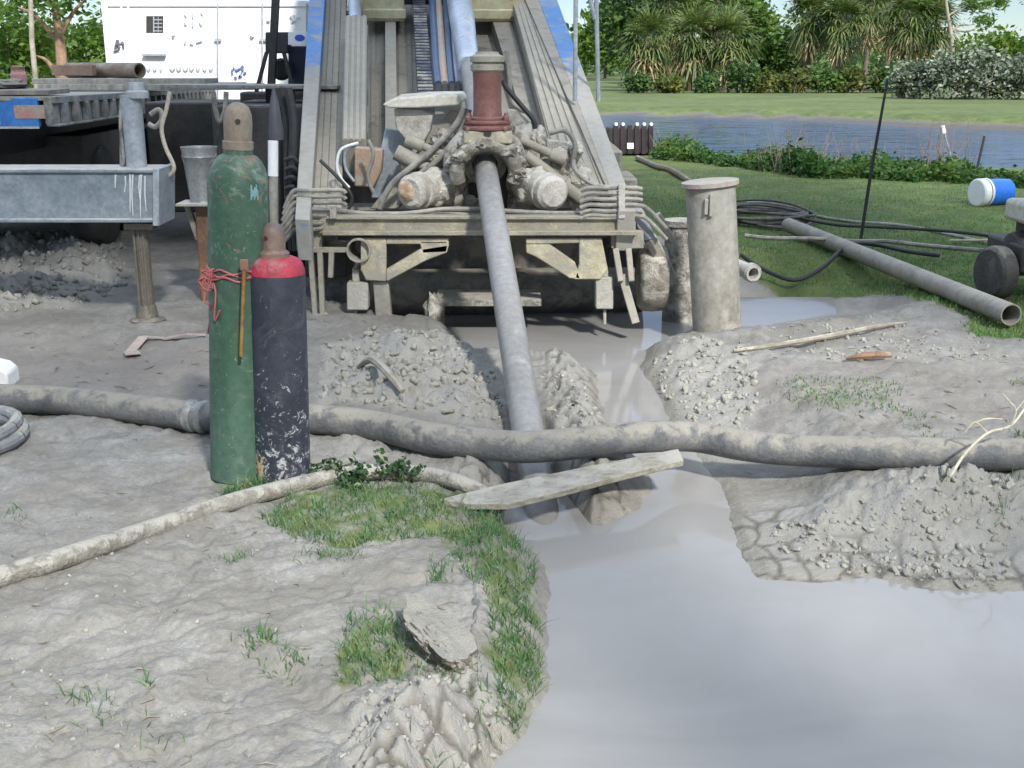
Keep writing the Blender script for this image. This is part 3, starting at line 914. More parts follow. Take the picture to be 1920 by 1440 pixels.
for pts, Y, r, mm in ((((942, 150), (950, 165), (975, 195), (1000, 225), (1003, 246)), 8.45, 0.018, m_black),
                      (((950, 95), (955, 140), (960, 190), (985, 210)), 8.6, 0.016, m_hose),
                      (((1075, 300), (1080, 322), (1110, 345), (1150, 352), (1196, 352)), 7.95, 0.015, m_hose),
                      (((1030, 250), (1060, 245), (1078, 270), (1075, 300)), 8.3, 0.018, m_hose),
                      (((672, 268), (640, 280), (632, 310), (640, 335), (655, 352)), 8.2, 0.010, m_whitep),
                      (((668, 272), (648, 285), (648, 315), (664, 340)), 8.22, 0.010, m_post),
                      (((690, 262), (700, 290), (690, 330), (700, 360)), 8.3, 0.014, m_hose),
                      (((600, 300), (640, 340), (660, 370), (650, 400)), 8.1, 0.012, m_black)):
    part('hydraulic_hose', MB().tube([at(x, y, Y) for x, y in pts], r, 8, smooth=6), mm, 0)

# row of hoses clamped across the front
YH = 7.82
for i, y in enumerate((357, 368, 380, 392, 405, 418, 429)):
    e = [(640, y), (700, y + 6), (770, y + 4), (830, y - 4), (900, y - 2), (985, y), (1060, y + 3), (1110, min(y, 404) + 2)]
    q = [(534 - 2 * i, y + 34), (543, y + 12), (552, y + 1), (565, y)] + [(600, y + (i % 2))]
    if i < 3: q += [(640, y), (648, y + 6)]
    else: q += [(x, 396 + (yy - 392) * 0.45 + 3 * math.sin(x * 0.02 + i * 2)) for x, yy in e]
    part('hydraulic_hose', MB().tube([at(x, yy, YH + (0.04 if x < 640 else 0.07 + 0.012 * i)) for x, yy in q], 0.0155, 8, smooth=4), m_hose, 0)
for i, y in enumerate((352, 362, 373, 384, 395, 404)):
    q = [(1088, y + 6), (1105, y), (1140, y + 1), (1176, y), (1196, y + 1)] + ([(1215, y + 8), (1250, y + 45)] if i in (3, 5) else [(1204, y + 3)])
    part('hydraulic_hose', MB().tube([at(x, yy, YH + 0.02) for x, yy in q], 0.0145, 8, smooth=4), m_hose, 0)
for x0, x1, y0, y1 in ((618, 630, 385, 410), (1160, 1172, 345, 410)):
    mb = MB().prism([at(x0, y0, YH - 0.02), at(x1, y0, YH - 0.02), at(x1, y1, YH - 0.02), at(x0, y1, YH - 0.02)], (0, 0.03, 0))
    part('hose_clamp', mb, m_palemud, 0.003)

# front cross beam
def fb(mb, x0, x1, y0, y1, Y, d):
    return mb.prism([at(x0, y0, Y), at(x1, y0, Y), at(x1, y1, Y), at(x0, y1, Y)], (0, d, 0))


mb = fb(MB(), 598, 1192, 408, 438, 7.86, 0.35)
fb(mb, 604, 1196, 433, 442, 7.80, 0.10)
fb(mb, 612, 1188, 405, 412, 7.83, 0.10)
part('cross_beam', mb, mat('mud_caked_cream_beam', (0.40, 0.37, 0.27), (0.22, 0.20, 0.15), 7, 0.7, 0, 0.5, mud=0.50, mudc=(0.29, 0.27, 0.22)), 0.006)
part('beam_end_plate', fb(MB(), 556, 604, 418, 468, 7.9, 0.10), m_chan, 0.006)
part('beam_end_plate', fb(MB(), 1146, 1207, 432, 466, 7.9, 0.16), m_chan, 0.006)
part('corner_post', MB().prism([at(x, y, 7.95) for x, y in [(553, 405), (578, 405), (574, 470), (556, 470)]], (0, 0.1, 0)), m_post, 0.006)
part('corner_post', MB().prism([at(x, y, 7.95) for x, y in [(1184, 395), (1206, 393), (1230, 448), (1205, 452)]], (0, 0.14, 0)), m_post, 0.006)
# cream brackets with cut-outs
YB = 7.84
mb = MB()
for pl in ([(676, 446), (724, 446), (724, 528), (686, 526), (676, 505)], [(724, 446), (842, 446), (838, 458), (724, 458)],
           [(724, 505), (790, 466), (842, 458), (838, 474), (800, 488), (728, 527), (724, 527)], [(786, 452), (842, 452), (838, 474), (792, 476)]):
    mb.prism([at(x, y, YB) for x, y in pl], (0, 0.05, 0))
mb.prism([at(x, y, YB + 0.05) for x, y in [(700, 452), (716, 452), (716, 520), (700, 520)]], (0, 0.14, 0))
part('bracket', mb, m_cream, 0.008)
mb = MB()
for pl in ([(1086, 446), (1128, 446), (1140, 505), (1126, 524), (1076, 524), (1086, 495)], [(986, 446), (1086, 446), (1086, 456), (986, 458)],
           [(986, 458), (1030, 458), (1078, 492), (1090, 524), (1068, 522), (1005, 482), (986, 474)]):
    mb.prism([at(x, y, YB) for x, y in pl], (0, 0.05, 0))
mb.prism([at(x, y, YB + 0.05) for x, y in [(1095, 452), (1110, 452), (1110, 520), (1095, 520)]], (0, 0.14, 0))
part('bracket', mb, m_cream, 0.008)
mb = MB().ring(at(672, 470, 7.80), (0.0, 1, 0), 0.083, 0.070, 0.35, 24)
part('socket_tube', mb, m_chan, 0.003)
# feet
def foot(x0, x1, y0, y1, Y, m): return fb(MB(), x0, x1, y0, y1, Y, 0.12)


for q in ((650, 690, 530, 582), (1117, 1150, 520, 580)):
    mb = fb(MB(), *q, 7.86, 0.13)
    fb(mb, q[0] + 10, q[0] + 24, 505, q[2], 7.9, 0.05)
    fb(mb, q[0] + 14, q[0] + 20, q[3], q[3] + 30, 7.9, 0.03)
    part('jack_foot', mb, mat('dried_mud_on_foot', (0.44, 0.43, 0.38), (0.30, 0.29, 0.25), 8, 0.8, 0, 0.4, mud=0.5), 0.01)
part('support_leg', MB().prism([at(x, y, 7.88) for x, y in [(699, 528), (728, 528), (736, 622), (706, 622)]], (0, 0.09, 0)), m_casing, 0.008)
mb = MB()
for (xa, ya0, xb, yb) in ((600, 468, 606, 612), (622, 468, 620, 520), (582, 468, 592, 600)):
    mb.bar(at(xa, ya0, 7.9), at(xb, yb, 7.9), 0.035, 0.05, (0, 1, 0))
fb(mb, 570, 650, 464, 474, 7.88, 0.08)
mb.lump(at(604, 605, 7.9), (0.10, 0.10, 0.07), 0.4, 21, 3)
part('stabilizer_leg', mb, m_chan, 0.005)
mb = MB()
for (xa, ya0, xb, yb, w_) in ((1154, 466, 1164, 528, 0.04), (1178, 466, 1184, 528, 0.04), (1166, 515, 1192, 606, 0.055)):
    mb.bar(at(xa, ya0, 7.86), at(xb, yb, 7.80), w_, 0.05, (0, 1, 0))
part('stabilizer_leg', mb, m_chan, 0.006)
# underside
mb = MB().tube([at(600, 552, 8.75), at(1200, 545, 8.95)], 0.185, 28)
part('axle_tube', mb, m_under, 0.004)
mb = MB().bx(-1.35, 0.95, 8.95, 9.6, 0.02, 0.85)
mb.bx(-1.5, 0.9, 9.7, 13.5, 0.25, 1.0)
part('underbody', mb, m_under, 0.02)
part('underbody', fb(MB(), 572, 650, 470, 520, 8.3, 0.5), m_dark, 0.01)
part('underbody', fb(MB(), 1140, 1212, 464, 502, 8.3, 0.5), m_dark, 0.01)
mb = fb(MB(), 815, 1015, 563, 574, 8.05, 0.4)
mb.lump(at(815, 585, 8.1), (0.07, 0.12, 0.14), 0.4, 31, 3)
part('skid_plate', mb, m_mud, 0, sharp=60)
# muddy wheel at the right corner
wc = V(at(1222, 520, 8.15))
mb = MB().lathe(wc + Vector((-0.10, 0, 0)), (1, 0, 0), [(0.12, 0), (0.20, 0.0), (0.235, 0.03), (0.24, 0.10), (0.235, 0.17), (0.20, 0.2), (0.12, 0.2)], 28)
part('muddy_wheel', mb, m_mud, 0, sharp=60)
mb = MB().bar(at(1218, 445, 8.0), at(1262, 530, 8.1), 0.09, 0.10, (0, 1, 0))
mb.bar(at(1232, 400, 8.1), at(1262, 455, 8.1), 0.05, 0.06, (0, 1, 0))
part('corner_strut', mb, m_chan, 0.012)
# hand rails right of the ramp
mb = MB()
for pts in (((1078, 190, 9.6), (1080, -40, 9.6)), ((1122, 190, 9.9), (1117, -60, 9.9)), ((1116, 36, 9.9), (1092, -60, 9.9))):
    mb.tube([at(*q) for q in pts], 0.018, 8)
part('guard_rail', mb, m_post, 0)
mb = MB()
for pts in (((1118, 130), (1118, 190)), ((1128, 180), (1112, 196))):
    pass
# machinery seen left of the ramp
mb = MB()
for px0, px1, Y in ((528, 548, 8.6), (540, 556, 8.5), (520, 532, 8.8)):
    mb.tube([at(px0, 165, Y), at(px0 + 10, 230, Y), at(px1 - 8, 330, Y), at(px1, 470, Y)], 0.03, 8, smooth=5)
for k in range(8): mb.tube([at(536, 300 + 18 * k, 8.4), at(550, 296 + 18 * k, 8.35), at(560, 310 + 18 * k, 8.4)], 0.016, 8, smooth=4)
part('hose_bundle', mb, m_black, 0)
part('engine_housing', MB().bx(-2.4, -1.62, 9.6, 11.2, 0.25, 1.36).bx(-3.45, -2.42, 11.3, 12.2, 0.3, 1.33), m_dark, 0.02)

# drill pipe through the clamp into the ditch
dp = MB().tube([PB - EV * 0.6, PB + EV * 1.2, PA + EV * 0.3, PA + EV * 2.2], 0.0775, 32).build('drill_pipe', m_pipe)
tag(dp, 'long grey steel drill pipe sloping from the rig clamp down into the ditch', 'drill pipe')

# ------------------------------------------------------------------ gas cylinders in the foreground
gp_ = on(449, 893)
GL = math.radians(3.3)
gc = thing('gas_cylinder', gp_, 'tall green gas cylinder with domed grey cap beside a black one', 'gas cylinder')
gc.rotation_euler = (0, GL, 0)
m_green = mat('worn_green_enamel', (0.034, 0.082, 0.052), (0.062, 0.118, 0.086), 3.5, 0.5, 0.0, 0.10, mud=0.30, mudc=(0.105, 0.14, 0.105), mudscale=9, stretch=(1, 1, 0.35))
m_greenup = m_green
g0 = V(gp_)
body = MB().lathe(g0 - Vector((0, 0, 0.01)), (0.0, 0, 1), [(0.108, 0), (0.119, 0.012), (0.119, 1.225), (0.117, 1.26), (0.108, 1.295), (0.094, 1.325), (0.076, 1.345), (0.058, 1.353), (0.058, 1.372)], 48).build('body', m_green, gc)
mk = MB()
cap = MB().lathe(g0 + Vector((0, 0, 1.362)), (0, 0, 1), [(0.060, 0), (0.060, 0.03), (0.054, 0.034), (0.056, 0.10), (0.053, 0.135), (0.042, 0.163), (0.022, 0.178), (0.004, 0.181)], 32).build('cap', mat('chalky_grey_cap', (0.21, 0.195, 0.15), (0.22, 0.14, 0.115), 5, 0.65, 0.1, 0.2, mud=0.2), gc)
d_ = Vector((0.016, -1, 0)).normalized()
MB().lathe(g0 + Vector((0.012, -0.054, 1.472)), d_, [(0.010, -0.01), (0.010, 0.004)], 14).build('vent_hole', m_black, cap)
def rusting(m):
    t = m.node_tree
    p = t.nodes['Principled BSDF']
    src = p.inputs['Base Color'].links[0].from_socket
    tc = t.nodes.new('ShaderNodeTexCoord')
    so = t.nodes.new('ShaderNodeSeparateXYZ')
    t.links.new(tc.outputs['Object'], so.inputs[0])
    mr = t.nodes.new('ShaderNodeMapRange')
    mr.inputs['From Min'].default_value, mr.inputs['From Max'].default_value = 0.85, 1.30
    mr.inputs['To Min'].default_value, mr.inputs['To Max'].default_value = 0.0, 0.10
    t.links.new(so.outputs['Z'], mr.inputs['Value'])
    n_ = nz(t, tc.outputs['Object'], 13, 6, 0.75, 0.5)
    f = ramp(t, mth(t, 'ADD', n_, mr.outputs[0]), [(0.635, (0, 0, 0)), (0.70, (1, 1, 1))])
    c = mixc(t, f, src, mixc(t, nz(t, tc.outputs['Object'], 40, 3), (0.15, 0.085, 0.06), (0.20, 0.15, 0.11)))
    g = nz(t, tc.outputs['Object'], 7, 6, 0.8, 0.8)
    c = mixc(t, mth(t, 'MULTIPLY', ramp(t, mth(t, 'ADD', g, mr.outputs[0]), [(0.60, (0, 0, 0)), (0.72, (1, 1, 1))]), 0.7), c, (0.22, 0.29, 0.25))
    # pale scratches
    s_ = nz(t, tc.outputs['Object'], 55, 2, 0.5, 2.0)
    c = mixc(t, mth(t, 'MULTIPLY', ramp(t, s_, [(0.68, (0, 0, 0)), (0.72, (1, 1, 1))]), 0.5), c, (0.30, 0.33, 0.29))
    t.links.new(c, p.inputs['Base Color'])


rusting(m_green)
mb = MB()
for i in range(5):
    a0, a1, z0, z1 = 0.62 + 0.06 * i, 0.68 + 0.06 * i, 1.175 + 0.012 * (i % 2), 1.235 - 0.010 * ((i * 2) % 3)
    mb.quad(*[g0 + Vector((0.1203 * math.sin(a_), -0.1203 * math.cos(a_), z_)) for a_, z_ in ((a0, z0), (a1, z0 + 0.006), (a1, z1), (a0, z1 + 0.004))])
mb.build('sticker', mat('pale_blue_sticker', (0.12, 0.26, 0.32), (0.18, 0.30, 0.30), 20, 0.6, 0, 0.1), gc)

bp_ = on(531, 897)
bc = thing('gas_cylinder', bp_, 'short black gas cylinder with bright pink shoulder and scuffed paint', 'gas cylinder')
bc.rotation_euler = (0, math.radians(1.2), 0)
b0 = V(bp_)
m_blackcyl = mat('scuffed_black_paint', (0.020, 0.024, 0.036), (0.034, 0.040, 0.055), 4, 0.42, 0.0, 0.12, mud=0.0)


def scuffs(m):
    t = m.node_tree
    p = t.nodes['Principled BSDF']
    src = p.inputs['Base Color'].links[0].from_socket
    tc = t.nodes.new('ShaderNodeTexCoord')
    so = t.nodes.new('ShaderNodeSeparateXYZ')
    t.links.new(tc.outputs['Object'], so.inputs[0])
    mr = t.nodes.new('ShaderNodeMapRange')
    mr.inputs['From Min'].default_value, mr.inputs['From Max'].default_value = 0.75, 0.02
    mr.inputs['To Min'].default_value, mr.inputs['To Max'].default_value = -0.02, 0.12
    t.links.new(so.outputs['Z'], mr.inputs['Value'])
    f = mth(t, 'ADD', nz(t, tc.outputs['Object'], 26, 6, 0.8, 0.6), mr.outputs[0])
    f = ramp(t, f, [(0.625, (0, 0, 0)), (0.68, (1, 1, 1))])
    c = mixc(t, f, src, (0.36, 0.36, 0.37))
    w_ = ramp(t, nz(t, tc.outputs['Object'], 5, 6, 0.8, 1.2), [(0.52, (0, 0, 0)), (0.66, (1, 1, 1))])
    c = mixc(t, mth(t, 'MULTIPLY', w_, 0.45), c, (0.10, 0.105, 0.12))
    # a tan scrape low on the left
    g = mth(t, 'ADD', nz(t, tc.outputs['Object'], 20, 5, 0.8), mth(t, 'MULTIPLY', mth(t, 'ADD', so.outputs['X'], 0.05), -1.6))
    g = mth(t, 'SUBTRACT', g, mth(t, 'MULTIPLY', mth(t, 'ABSOLUTE', mth(t, 'SUBTRACT', so.outputs['Z'], 0.09)), 1.6))
    c = mixc(t, ramp(t, g, [(0.53, (0, 0, 0)), (0.56, (1, 1, 1))]), c, (0.42, 0.33, 0.19))
    t.links.new(c, p.inputs['Base Color'])


scuffs(m_blackcyl)
MB().lathe(b0 - Vector((0, 0, 0.01)), (0.0, 0, 1), [(0.104, 0), (0.115, 0.012), (0.115, 0.885), (0.1145, 0.90)], 48).build('body', m_blackcyl, bc)
MB().lathe(b0 + Vector((0, 0, 0.89)), (0, 0, 1), [(0.1145, 0), (0.112, 0.02), (0.104, 0.042), (0.090, 0.058), (0.070, 0.066), (0.052, 0.067), (0.052, 0.075)], 40).build('shoulder', mat('bright_pink_paint', (0.40, 0.028, 0.06), (0.24, 0.020, 0.04), 14, 0.6, 0, 0.3, mud=0.26, mudc=(0.28, 0.16, 0.15)), bc)
MB().lathe(b0 + Vector((-0.008, 0, 0.955)), (0, 0, 1), [(0.062, 0), (0.062, 0.018), (0.047, 0.03), (0.047, 0.085), (0.043, 0.11), (0.036, 0.125), (0.020, 0.135), (0.004, 0.138)], 28).build('cap', mat('dark_grey_rusty_cap', (0.12, 0.10, 0.095), (0.21, 0.14, 0.10), 6, 0.65, 0.1, 0.25, mud=0.15), bc)
MB().lathe(b0 + Vector((-0.03, -0.042, 1.035)), (-0.35, -1, 0), [(0.009, -0.012), (0.009, 0.002)], 12).build('vent_hole', mat('dark_maroon', (0.10, 0.01, 0.02)), bc)

# red tape tying the pair, and its loose tail on the mud
mtape = mat('faded_red_tape', (0.34, 0.06, 0.075), (0.38, 0.13, 0.13), 12, 0.6, 0, 0.15)
tp = thing('tie_tape', g0 + Vector((0, 0, 0)), 'frayed red plastic tape tied round the green cylinder and trailing on the mud', 'tape')
tp.rotation_euler = (0, GL, 0)
from mathutils import Matrix
unlean = lambda p: g0 + Matrix.Rotation(-GL, 3, 'Y') @ (V(p) - g0)
mb = MB()
for dz, ph in ((0.875, 0.0), (0.862, 0.2), (0.89, 0.35)):
    pts = []
    for i in range(29):
        a = -2.0 + i * 0.125 + 0.0
        r = 0.123 + 0.003 * math.sin(i * 1.7 + ph * 9)
        pts.append(g0 + Vector((r * math.sin(a), -r * math.cos(a), dz + 0.008 * math.sin(i * 0.9 + ph * 7))))
    mb.tube(pts, 0.0045, 6)
mb.build('wrap', mtape, tp)
kx = g0 + Vector((-0.10, -0.085, 0.87))
mb = MB()
rk_ = random.Random(3)
for k in range(9):
    pts = [kx]
    for j in range(4): pts.append(kx + Vector((rk_.uniform(-0.035, 0.03), rk_.uniform(-0.03, -0.012), rk_.uniform(-0.06, 0.03))))
    mb.tube(pts, 0.003, 5, smooth=3)
mb.build('knot', mtape, tp)
mb = MB()
tail = [kx, kx + Vector((-0.012, -0.025, -0.10)), unlean(at(396, 575, 4.62)), unlean(at(390, 625, 4.75))]
mb.tube(tail, 0.004, 6, smooth=5)
mb.tube([kx, unlean(at(404, 545, 4.6)), unlean(at(402, 600, 4.6)), unlean(at(412, 582, 4.58))], 0.004, 5, smooth=5)
mb.build('tail', mtape, tp)
rb = MB()
rp_ = [(386, 632), (350, 634), (310, 632), (270, 637), (245, 655), (250, 666)]
for i in range(len(rp_) - 1):
    a, b = V(on(*rp_[i], 0.012 + 0.012 * (i % 2))), V(on(*rp_[i + 1], 0.012 + 0.012 * ((i + 1) % 2)))
    n_ = (b - a).cross(Vector((0, 0, 1))).normalized() * (0.020 + 0.012 * (i % 2) if i < 4 else 0.045)
    rb.prism([a - n_, b - n_, b + n_, a + n_], (0, 0, 0.005))
rbo = rb.build('ribbon', mat('faded_pink_plastic', (0.38, 0.24, 0.23), (0.42, 0.32, 0.30), 14, 0.6, 0, 0.3, mud=0.3), None)
tag(rbo, 'strip of faded pink plastic ribbon lying on the mud left of the green cylinder', 'ribbon')

# brass key hanging on the tape between the cylinders
bk = thing('cylinder_key', V(at(455, 500, 4.53)), 'long thin brass rod hanging upright between the green and black cylinders', 'rod')
kt, kb = V(at(458, 497, 4.535)), V(at(452, 668, 4.54))
mbr = mat('tarnished_brass', (0.40, 0.24, 0.07), (0.20, 0.12, 0.04), 9, 0.45, 0.4, 0.1)
MB().tube([kt, kb], [0.008, 0.0075], 10).build('shaft', mbr, bk)
MB().ob(kt + Vector((0, 0, 0.0)), (0.016, 0, 0), (0, 0.008, 0), (0, 0, 0.022)).build('head', m_rust, bk, bevel=0.003)

# ------------------------------------------------------------------ big hose across the scene, pole, plank
hc_ = [(-900, 716), (-450, 724), (0, 746), (100, 750), (250, 766), (390, 783), (480, 787), (590, 786), (700, 798), (800, 820), (900, 832), (990, 838), (1100, 829), (1200, 820), (1300, 819), (1400, 836), (1500, 845), (1650, 849), (1800, 851), (1940, 853), (2300, 866), (2750, 862)]
hp = []
for x, y in hc_:
    z = 0.085
    q = gz(x, y, z)
    for _ in range(4):
        g = float(gh(q[0], q[1])[0]) if not (920 < x < 1290) else 0.035
        z = max(g, -0.02) + 0.068
        q = gz(x, y, z)
    hp.append(q)
m_bighose = mat('dusty_dark_rubber_hose', (0.085, 0.09, 0.095), (0.155, 0.155, 0.15), 6, 0.62, 0, 0.4, mud=0.30, mudc=(0.25, 0.235, 0.20), up=0.7, mudscale=12)
ho = MB().tube(hp, 0.070, 28, smooth=8).build('suction_hose', m_bighose)
i0 = 34
qa, qb = V(hp[4]), V(hp[5])
dq = (qb - qa).normalized()
MB().lathe(qb - dq * 0.10, dq, [(0.071, -0.005), (0.079, 0.0), (0.079, 0.035), (0.073, 0.04), (0.073, 0.07), (0.080, 0.075), (0.080, 0.10), (0.071, 0.105)], 28, cap=False).build('coupling', mat('scuffed_coupling', (0.16, 0.16, 0.16), (0.34, 0.34, 0.33), 16, 0.5, 0.3, 0.2, mud=0.2), ho)
tag(ho, 'thick dark grey rubber hose sagging across the whole foreground behind the cylinders', 'hose')

pc = [(-420, 1210), (0, 1082), (120, 1046), (300, 987), (450, 937), (600, 899), (660, 888), (720, 884), (800, 890), (860, 904), (905, 925), (940, 950)]
pp = []
for x, y in pc:
    q = gz(x, y, 0.03)
    for _ in range(3):
        z = float(gh(q[0], q[1])[0]) + 0.026
        q = gz(x, y, z)
    pp.append(q)
po = MB().tube(pp, [0.040, 0.039, 0.038, 0.037, 0.036, 0.034, 0.034, 0.034, 0.033, 0.033, 0.033, 0.032], 20, smooth=6).build('discharge_hose', mat('mud_crusted_hose', (0.25, 0.24, 0.205), (0.16, 0.15, 0.12), 11, 0.8, 0, 0.8, mud=0.48, mudc=(0.34, 0.325, 0.285), mudscale=14))
tag(po, 'thinner mud crusted hose lying from the lower left to the ditch edge', 'hose')

mb = MB()
pl = [(822, 936, .012), (940, 907, .03), (1100, 874, .045), (1272, 841, .065), (1282, 862, .055), (1150, 894, .04), (1060, 918, .03), (955, 944, .015), (880, 944, .012)]
mb.prism([gz(*q) for q in pl], (0, 0, -0.028))
bo = mb.build('plank', mat('split_grey_plank', (0.29, 0.27, 0.225), (0.17, 0.155, 0.12), 4, 0.75, 0, 0.6, mud=0.36, mudc=(0.32, 0.31, 0.275), stretch=(1.2, 9, 9)), bevel=0.004)
tag(bo, 'pointed pale grey plank laid across the ditch under the thick hose', 'plank')

# rock
rk = on(835, 1222)
mb = MB()
top = [(778, 1132), (845, 1148), (893, 1205), (880, 1232), (850, 1232), (800, 1180), (772, 1150)]
bot = [(775, 1160), (845, 1150), (896, 1225), (885, 1262), (838, 1262), (795, 1215), (772, 1178)]
zt = rk[2]
import bmesh
bm = bmesh.new()
bmesh.ops.create_cube(bm, size=1)
bmesh.ops.subdivide_edges(bm, edges=bm.edges[:], cuts=19, use_grid_fill=True)
ax = Vector((0.086, -0.125, -0.030))
bx_ = Vector((0.064, 0.055, -0.010))
cxz = Vector((-0.022, -0.014, 0.080))
cen = V(gz(833, 1212, zt + 0.03))
for v in bm.verts:
    c = v.co.copy() * 2
    k = 0.80 + 0.2 / max(abs(c.x), abs(c.y), abs(c.z), 0.3) * min(1, c.length / 1.4)
    c = Vector((c.x * (0.98 - 0.2 * abs(c.y) ** 2), c.y * (0.95 - 0.25 * c.x * c.x), c.z * (0.95 - 0.2 * max(c.x, 0))))
    n3 = mnoise.fractal(c * 1.5 + Vector((4, 2, 8)), 1.0, 2.0, 4) * 0.20 + mnoise.fractal(c * 5, 0.8, 2.0, 4) * 0.07 - 0.05 * (mnoise.cell(c * 2.3) > 0.62)
    c *= 1 + n3
    v.co = cen + ax * c.x + bx_ * c.y + cxz * c.z
me = bpy.data.meshes.new('rock')
bm.to_mesh(me); bm.free()
for v in me.vertices: v.co -= cen
me.shade_smooth(); me.set_sharp_from_angle(angle=0.6)
ro = link_mesh('rock', me, mat('mud_dried_rock', (0.20, 0.18, 0.14), (0.115, 0.10, 0.075), 22, 0.85, 0, 1.0, mud=0.34, mudc=(0.31, 0.30, 0.265), mudscale=22, up=0.9), None, cen)
tag(ro, 'oblong pale rock half sunk in the grass by the pool edge', 'rock')

# ------------------------------------------------------------------ right hand side objects
cp = on(1345, 604)
c0 = V(cp)
cas = thing('standing_pipe', cp, 'tall grey steel pipe standing upright with a flanged lid right of the rig', 'pipe')
tilt = (V(at(1337, 345, cp[1])) - V(at(1349, 600, cp[1])))
hgt = tilt.length + 0.06
MB().lathe(c0 - tilt.normalized() * 0.2, tilt, [(0.163, 0), (0.163, 0.2 + hgt)], 40).build('pipe_wall', m_casing, cas)
top_ = c0 + tilt.normalized() * hgt
lid = MB().lathe(top_ - tilt.normalized() * 0.015, tilt, [(0.165, 0), (0.187, 0.002), (0.187, 0.03), (0.165, 0.034), (0.10, 0.038), (0.02, 0.038)], 40).build('lid', mat('pale_pipe_lid', (0.36, 0.35, 0.32), (0.34, 0.24, 0.21), 4, 0.6, 0.05, 0.15, mud=0.4), cas)
hb = V(at(1333, 385, cp[1] - 0.165))
mb = MB().ob(hb + Vector((0, 0, 0.0)), (0.012, 0, 0), (0, 0.02, 0), (0, 0, 0.07))
mb.ob(hb + Vector((-0.03, 0.01, -0.01)), (0.012, 0, 0), (0, 0.02, 0), (0, 0, 0.05))
mb.build('lug', m_casing, cas, bevel=0.004)

s0 = V(on(1283, 574)) + Vector((0, 0.25, 0))
sp2 = thing('standing_pipe', s0, 'shorter mud caked pipe stump behind the tall flanged pipe', 'pipe')
zt2 = float(at(1280, 412, s0[1])[2])
mb = MB().lathe(s0 - Vector((0, 0, 0.1)), (0, 0, 1), [(0.125, 0), (0.125, zt2 - s0[2] + 0.05), (0.14, zt2 - s0[2] + 0.06), (0.14, zt2 - s0[2] + 0.1), (0.1, zt2 - s0[2] + 0.1)], 30)
mb.build('pipe_wall', m_mud, sp2)
# short pipe stub behind the tall pipe
q = V(at(1413, 513, 9.0))
mb = MB().ring(q, (-0.35, 1, 0.05), 0.062, 0.044, 0.6, 24)
mb.lathe(q + Vector((0, 0.02, 0)), (-0.35, 1, 0.05), [(0.062, 0), (0.074, 0.0), (0.074, 0.05), (0.062, 0.05)], 24, cap=False)
tag(mb.build('pipe_stub', m_palemud), 'short pale pipe stub with open end pointing at the viewer right of the tall pipe', 'pipe')

# long grey pipe on the grass
a, b = V(gz(1478, 422, 0.10)), V(gz(1896, 590, 0.10))
d = (b - a).normalized()
mb = MB().ring(a, d, 0.072, 0.063, (b - a).length, 28)
tag(mb.build('long_pipe', mat('grey_green_pipe', (0.27, 0.262, 0.225), (0.21, 0.20, 0.165), 3, 0.6, 0.05, 0.15, mud=0.35, mudc=(0.33, 0.31, 0.27))), 'long grey green pipe lying aslant on the grass towards the right edge', 'pipe')

m_hosed = mat('dark_muddy_hose', (0.07, 0.065, 0.058), (0.14, 0.13, 0.11), 9, 0.65, 0, 0.2, mud=0.24, mudc=(0.24, 0.22, 0.18))
# cables and thin hoses on the grass
def ground_tube(name, pts, r, m, label, cat, dz=0.0, n=8, group=None):
    qs = [on(x, y, r + dz) for x, y in pts]
    return tag(MB().tube(qs, r, n, smooth=6).build(name, m), label, cat, group)


ground_tube('hose_line', [(1395, 470), (1440, 472), (1520, 474), (1600, 478), (1660, 476), (1720, 484), (1800, 492), (1870, 497)], 0.020, m_hose, 'muddy hose lying straight over the long pipe towards the grey pump', 'hose', 0.10)
ground_tube('hose_line', [(1390, 488), (1430, 498), (1490, 505), (1540, 500), (1590, 486), (1640, 478), (1700, 492), (1760, 498)], 0.020, m_black, 'thin black hose looping under the straight muddy hose beside the puddle', 'hose', 0.08)
ground_tube('hose_line', [(1400, 385), (1450, 388), (1520, 408), (1600, 420), (1680, 424), (1760, 440), (1850, 458)], 0.018, m_hose, 'topmost thin grey hose trailing over the grass from the coil', 'hose')
ground_tube('hose_line', [(1480, 425), (1560, 440), (1640, 446), (1740, 452), (1830, 462), (1925, 480)], 0.016, m_black, 'black hose on the grass crossing just above the long pipe', 'hose', 0.1)
ground_tube('rope', [(1780, 458), (1850, 457), (1960, 458)], 0.012, mat('pale_rope', (0.5, 0.47, 0.36), (0.4, 0.37, 0.28), 8, 0.8, 0, 0.1), 'pale straight rope on the grass running to the right edge', 'rope', 0.03)
mb = MB()
for k in range(9):
    c = on(1442, 418)
    rx, ry = 0.46 + 0.04 * math.sin(k * 2.2), 0.42 + 0.05 * math.cos(k * 1.4)
    pts = [Vector((c[0] + rx * math.cos(t) * (1 + 0.05 * math.sin(3 * t + k)), c[1] + 0.1 + (0.12 * math.sin(k * 1.9)) + ry * 1.5 * math.sin(t + 0.3 * math.sin(k)), 0.03 + 0.026 * (k % 5) + 0.02 * math.sin(2 * t + k * 1.3))) for t in [i * 2 * math.pi / 28 for i in range(29)]]
    mb.tube(pts, 0.015, 8, cap=False)
tag(mb.build('hose_coil', m_hosed), 'tangled coil of thin muddy hose on the grass behind the tall pipe', 'hose')
ground_tube('hose_line', [(1195, 300), (1230, 318), (1260, 325), (1295, 345), (1330, 372)], 0.045, mat('brown_grey_hose', (0.22, 0.18, 0.14), (0.15, 0.13, 0.11), 6, 0.7, 0, 0.2, mud=0.2), 'brown grey hose running over the grass from the rig to the tall pipe', 'hose')

# poles
def rod(pts, r, m, label, cat, name='marker_rod', n=8):
    return tag(MB().tube(pts, r, n).build(name, m), label, cat)


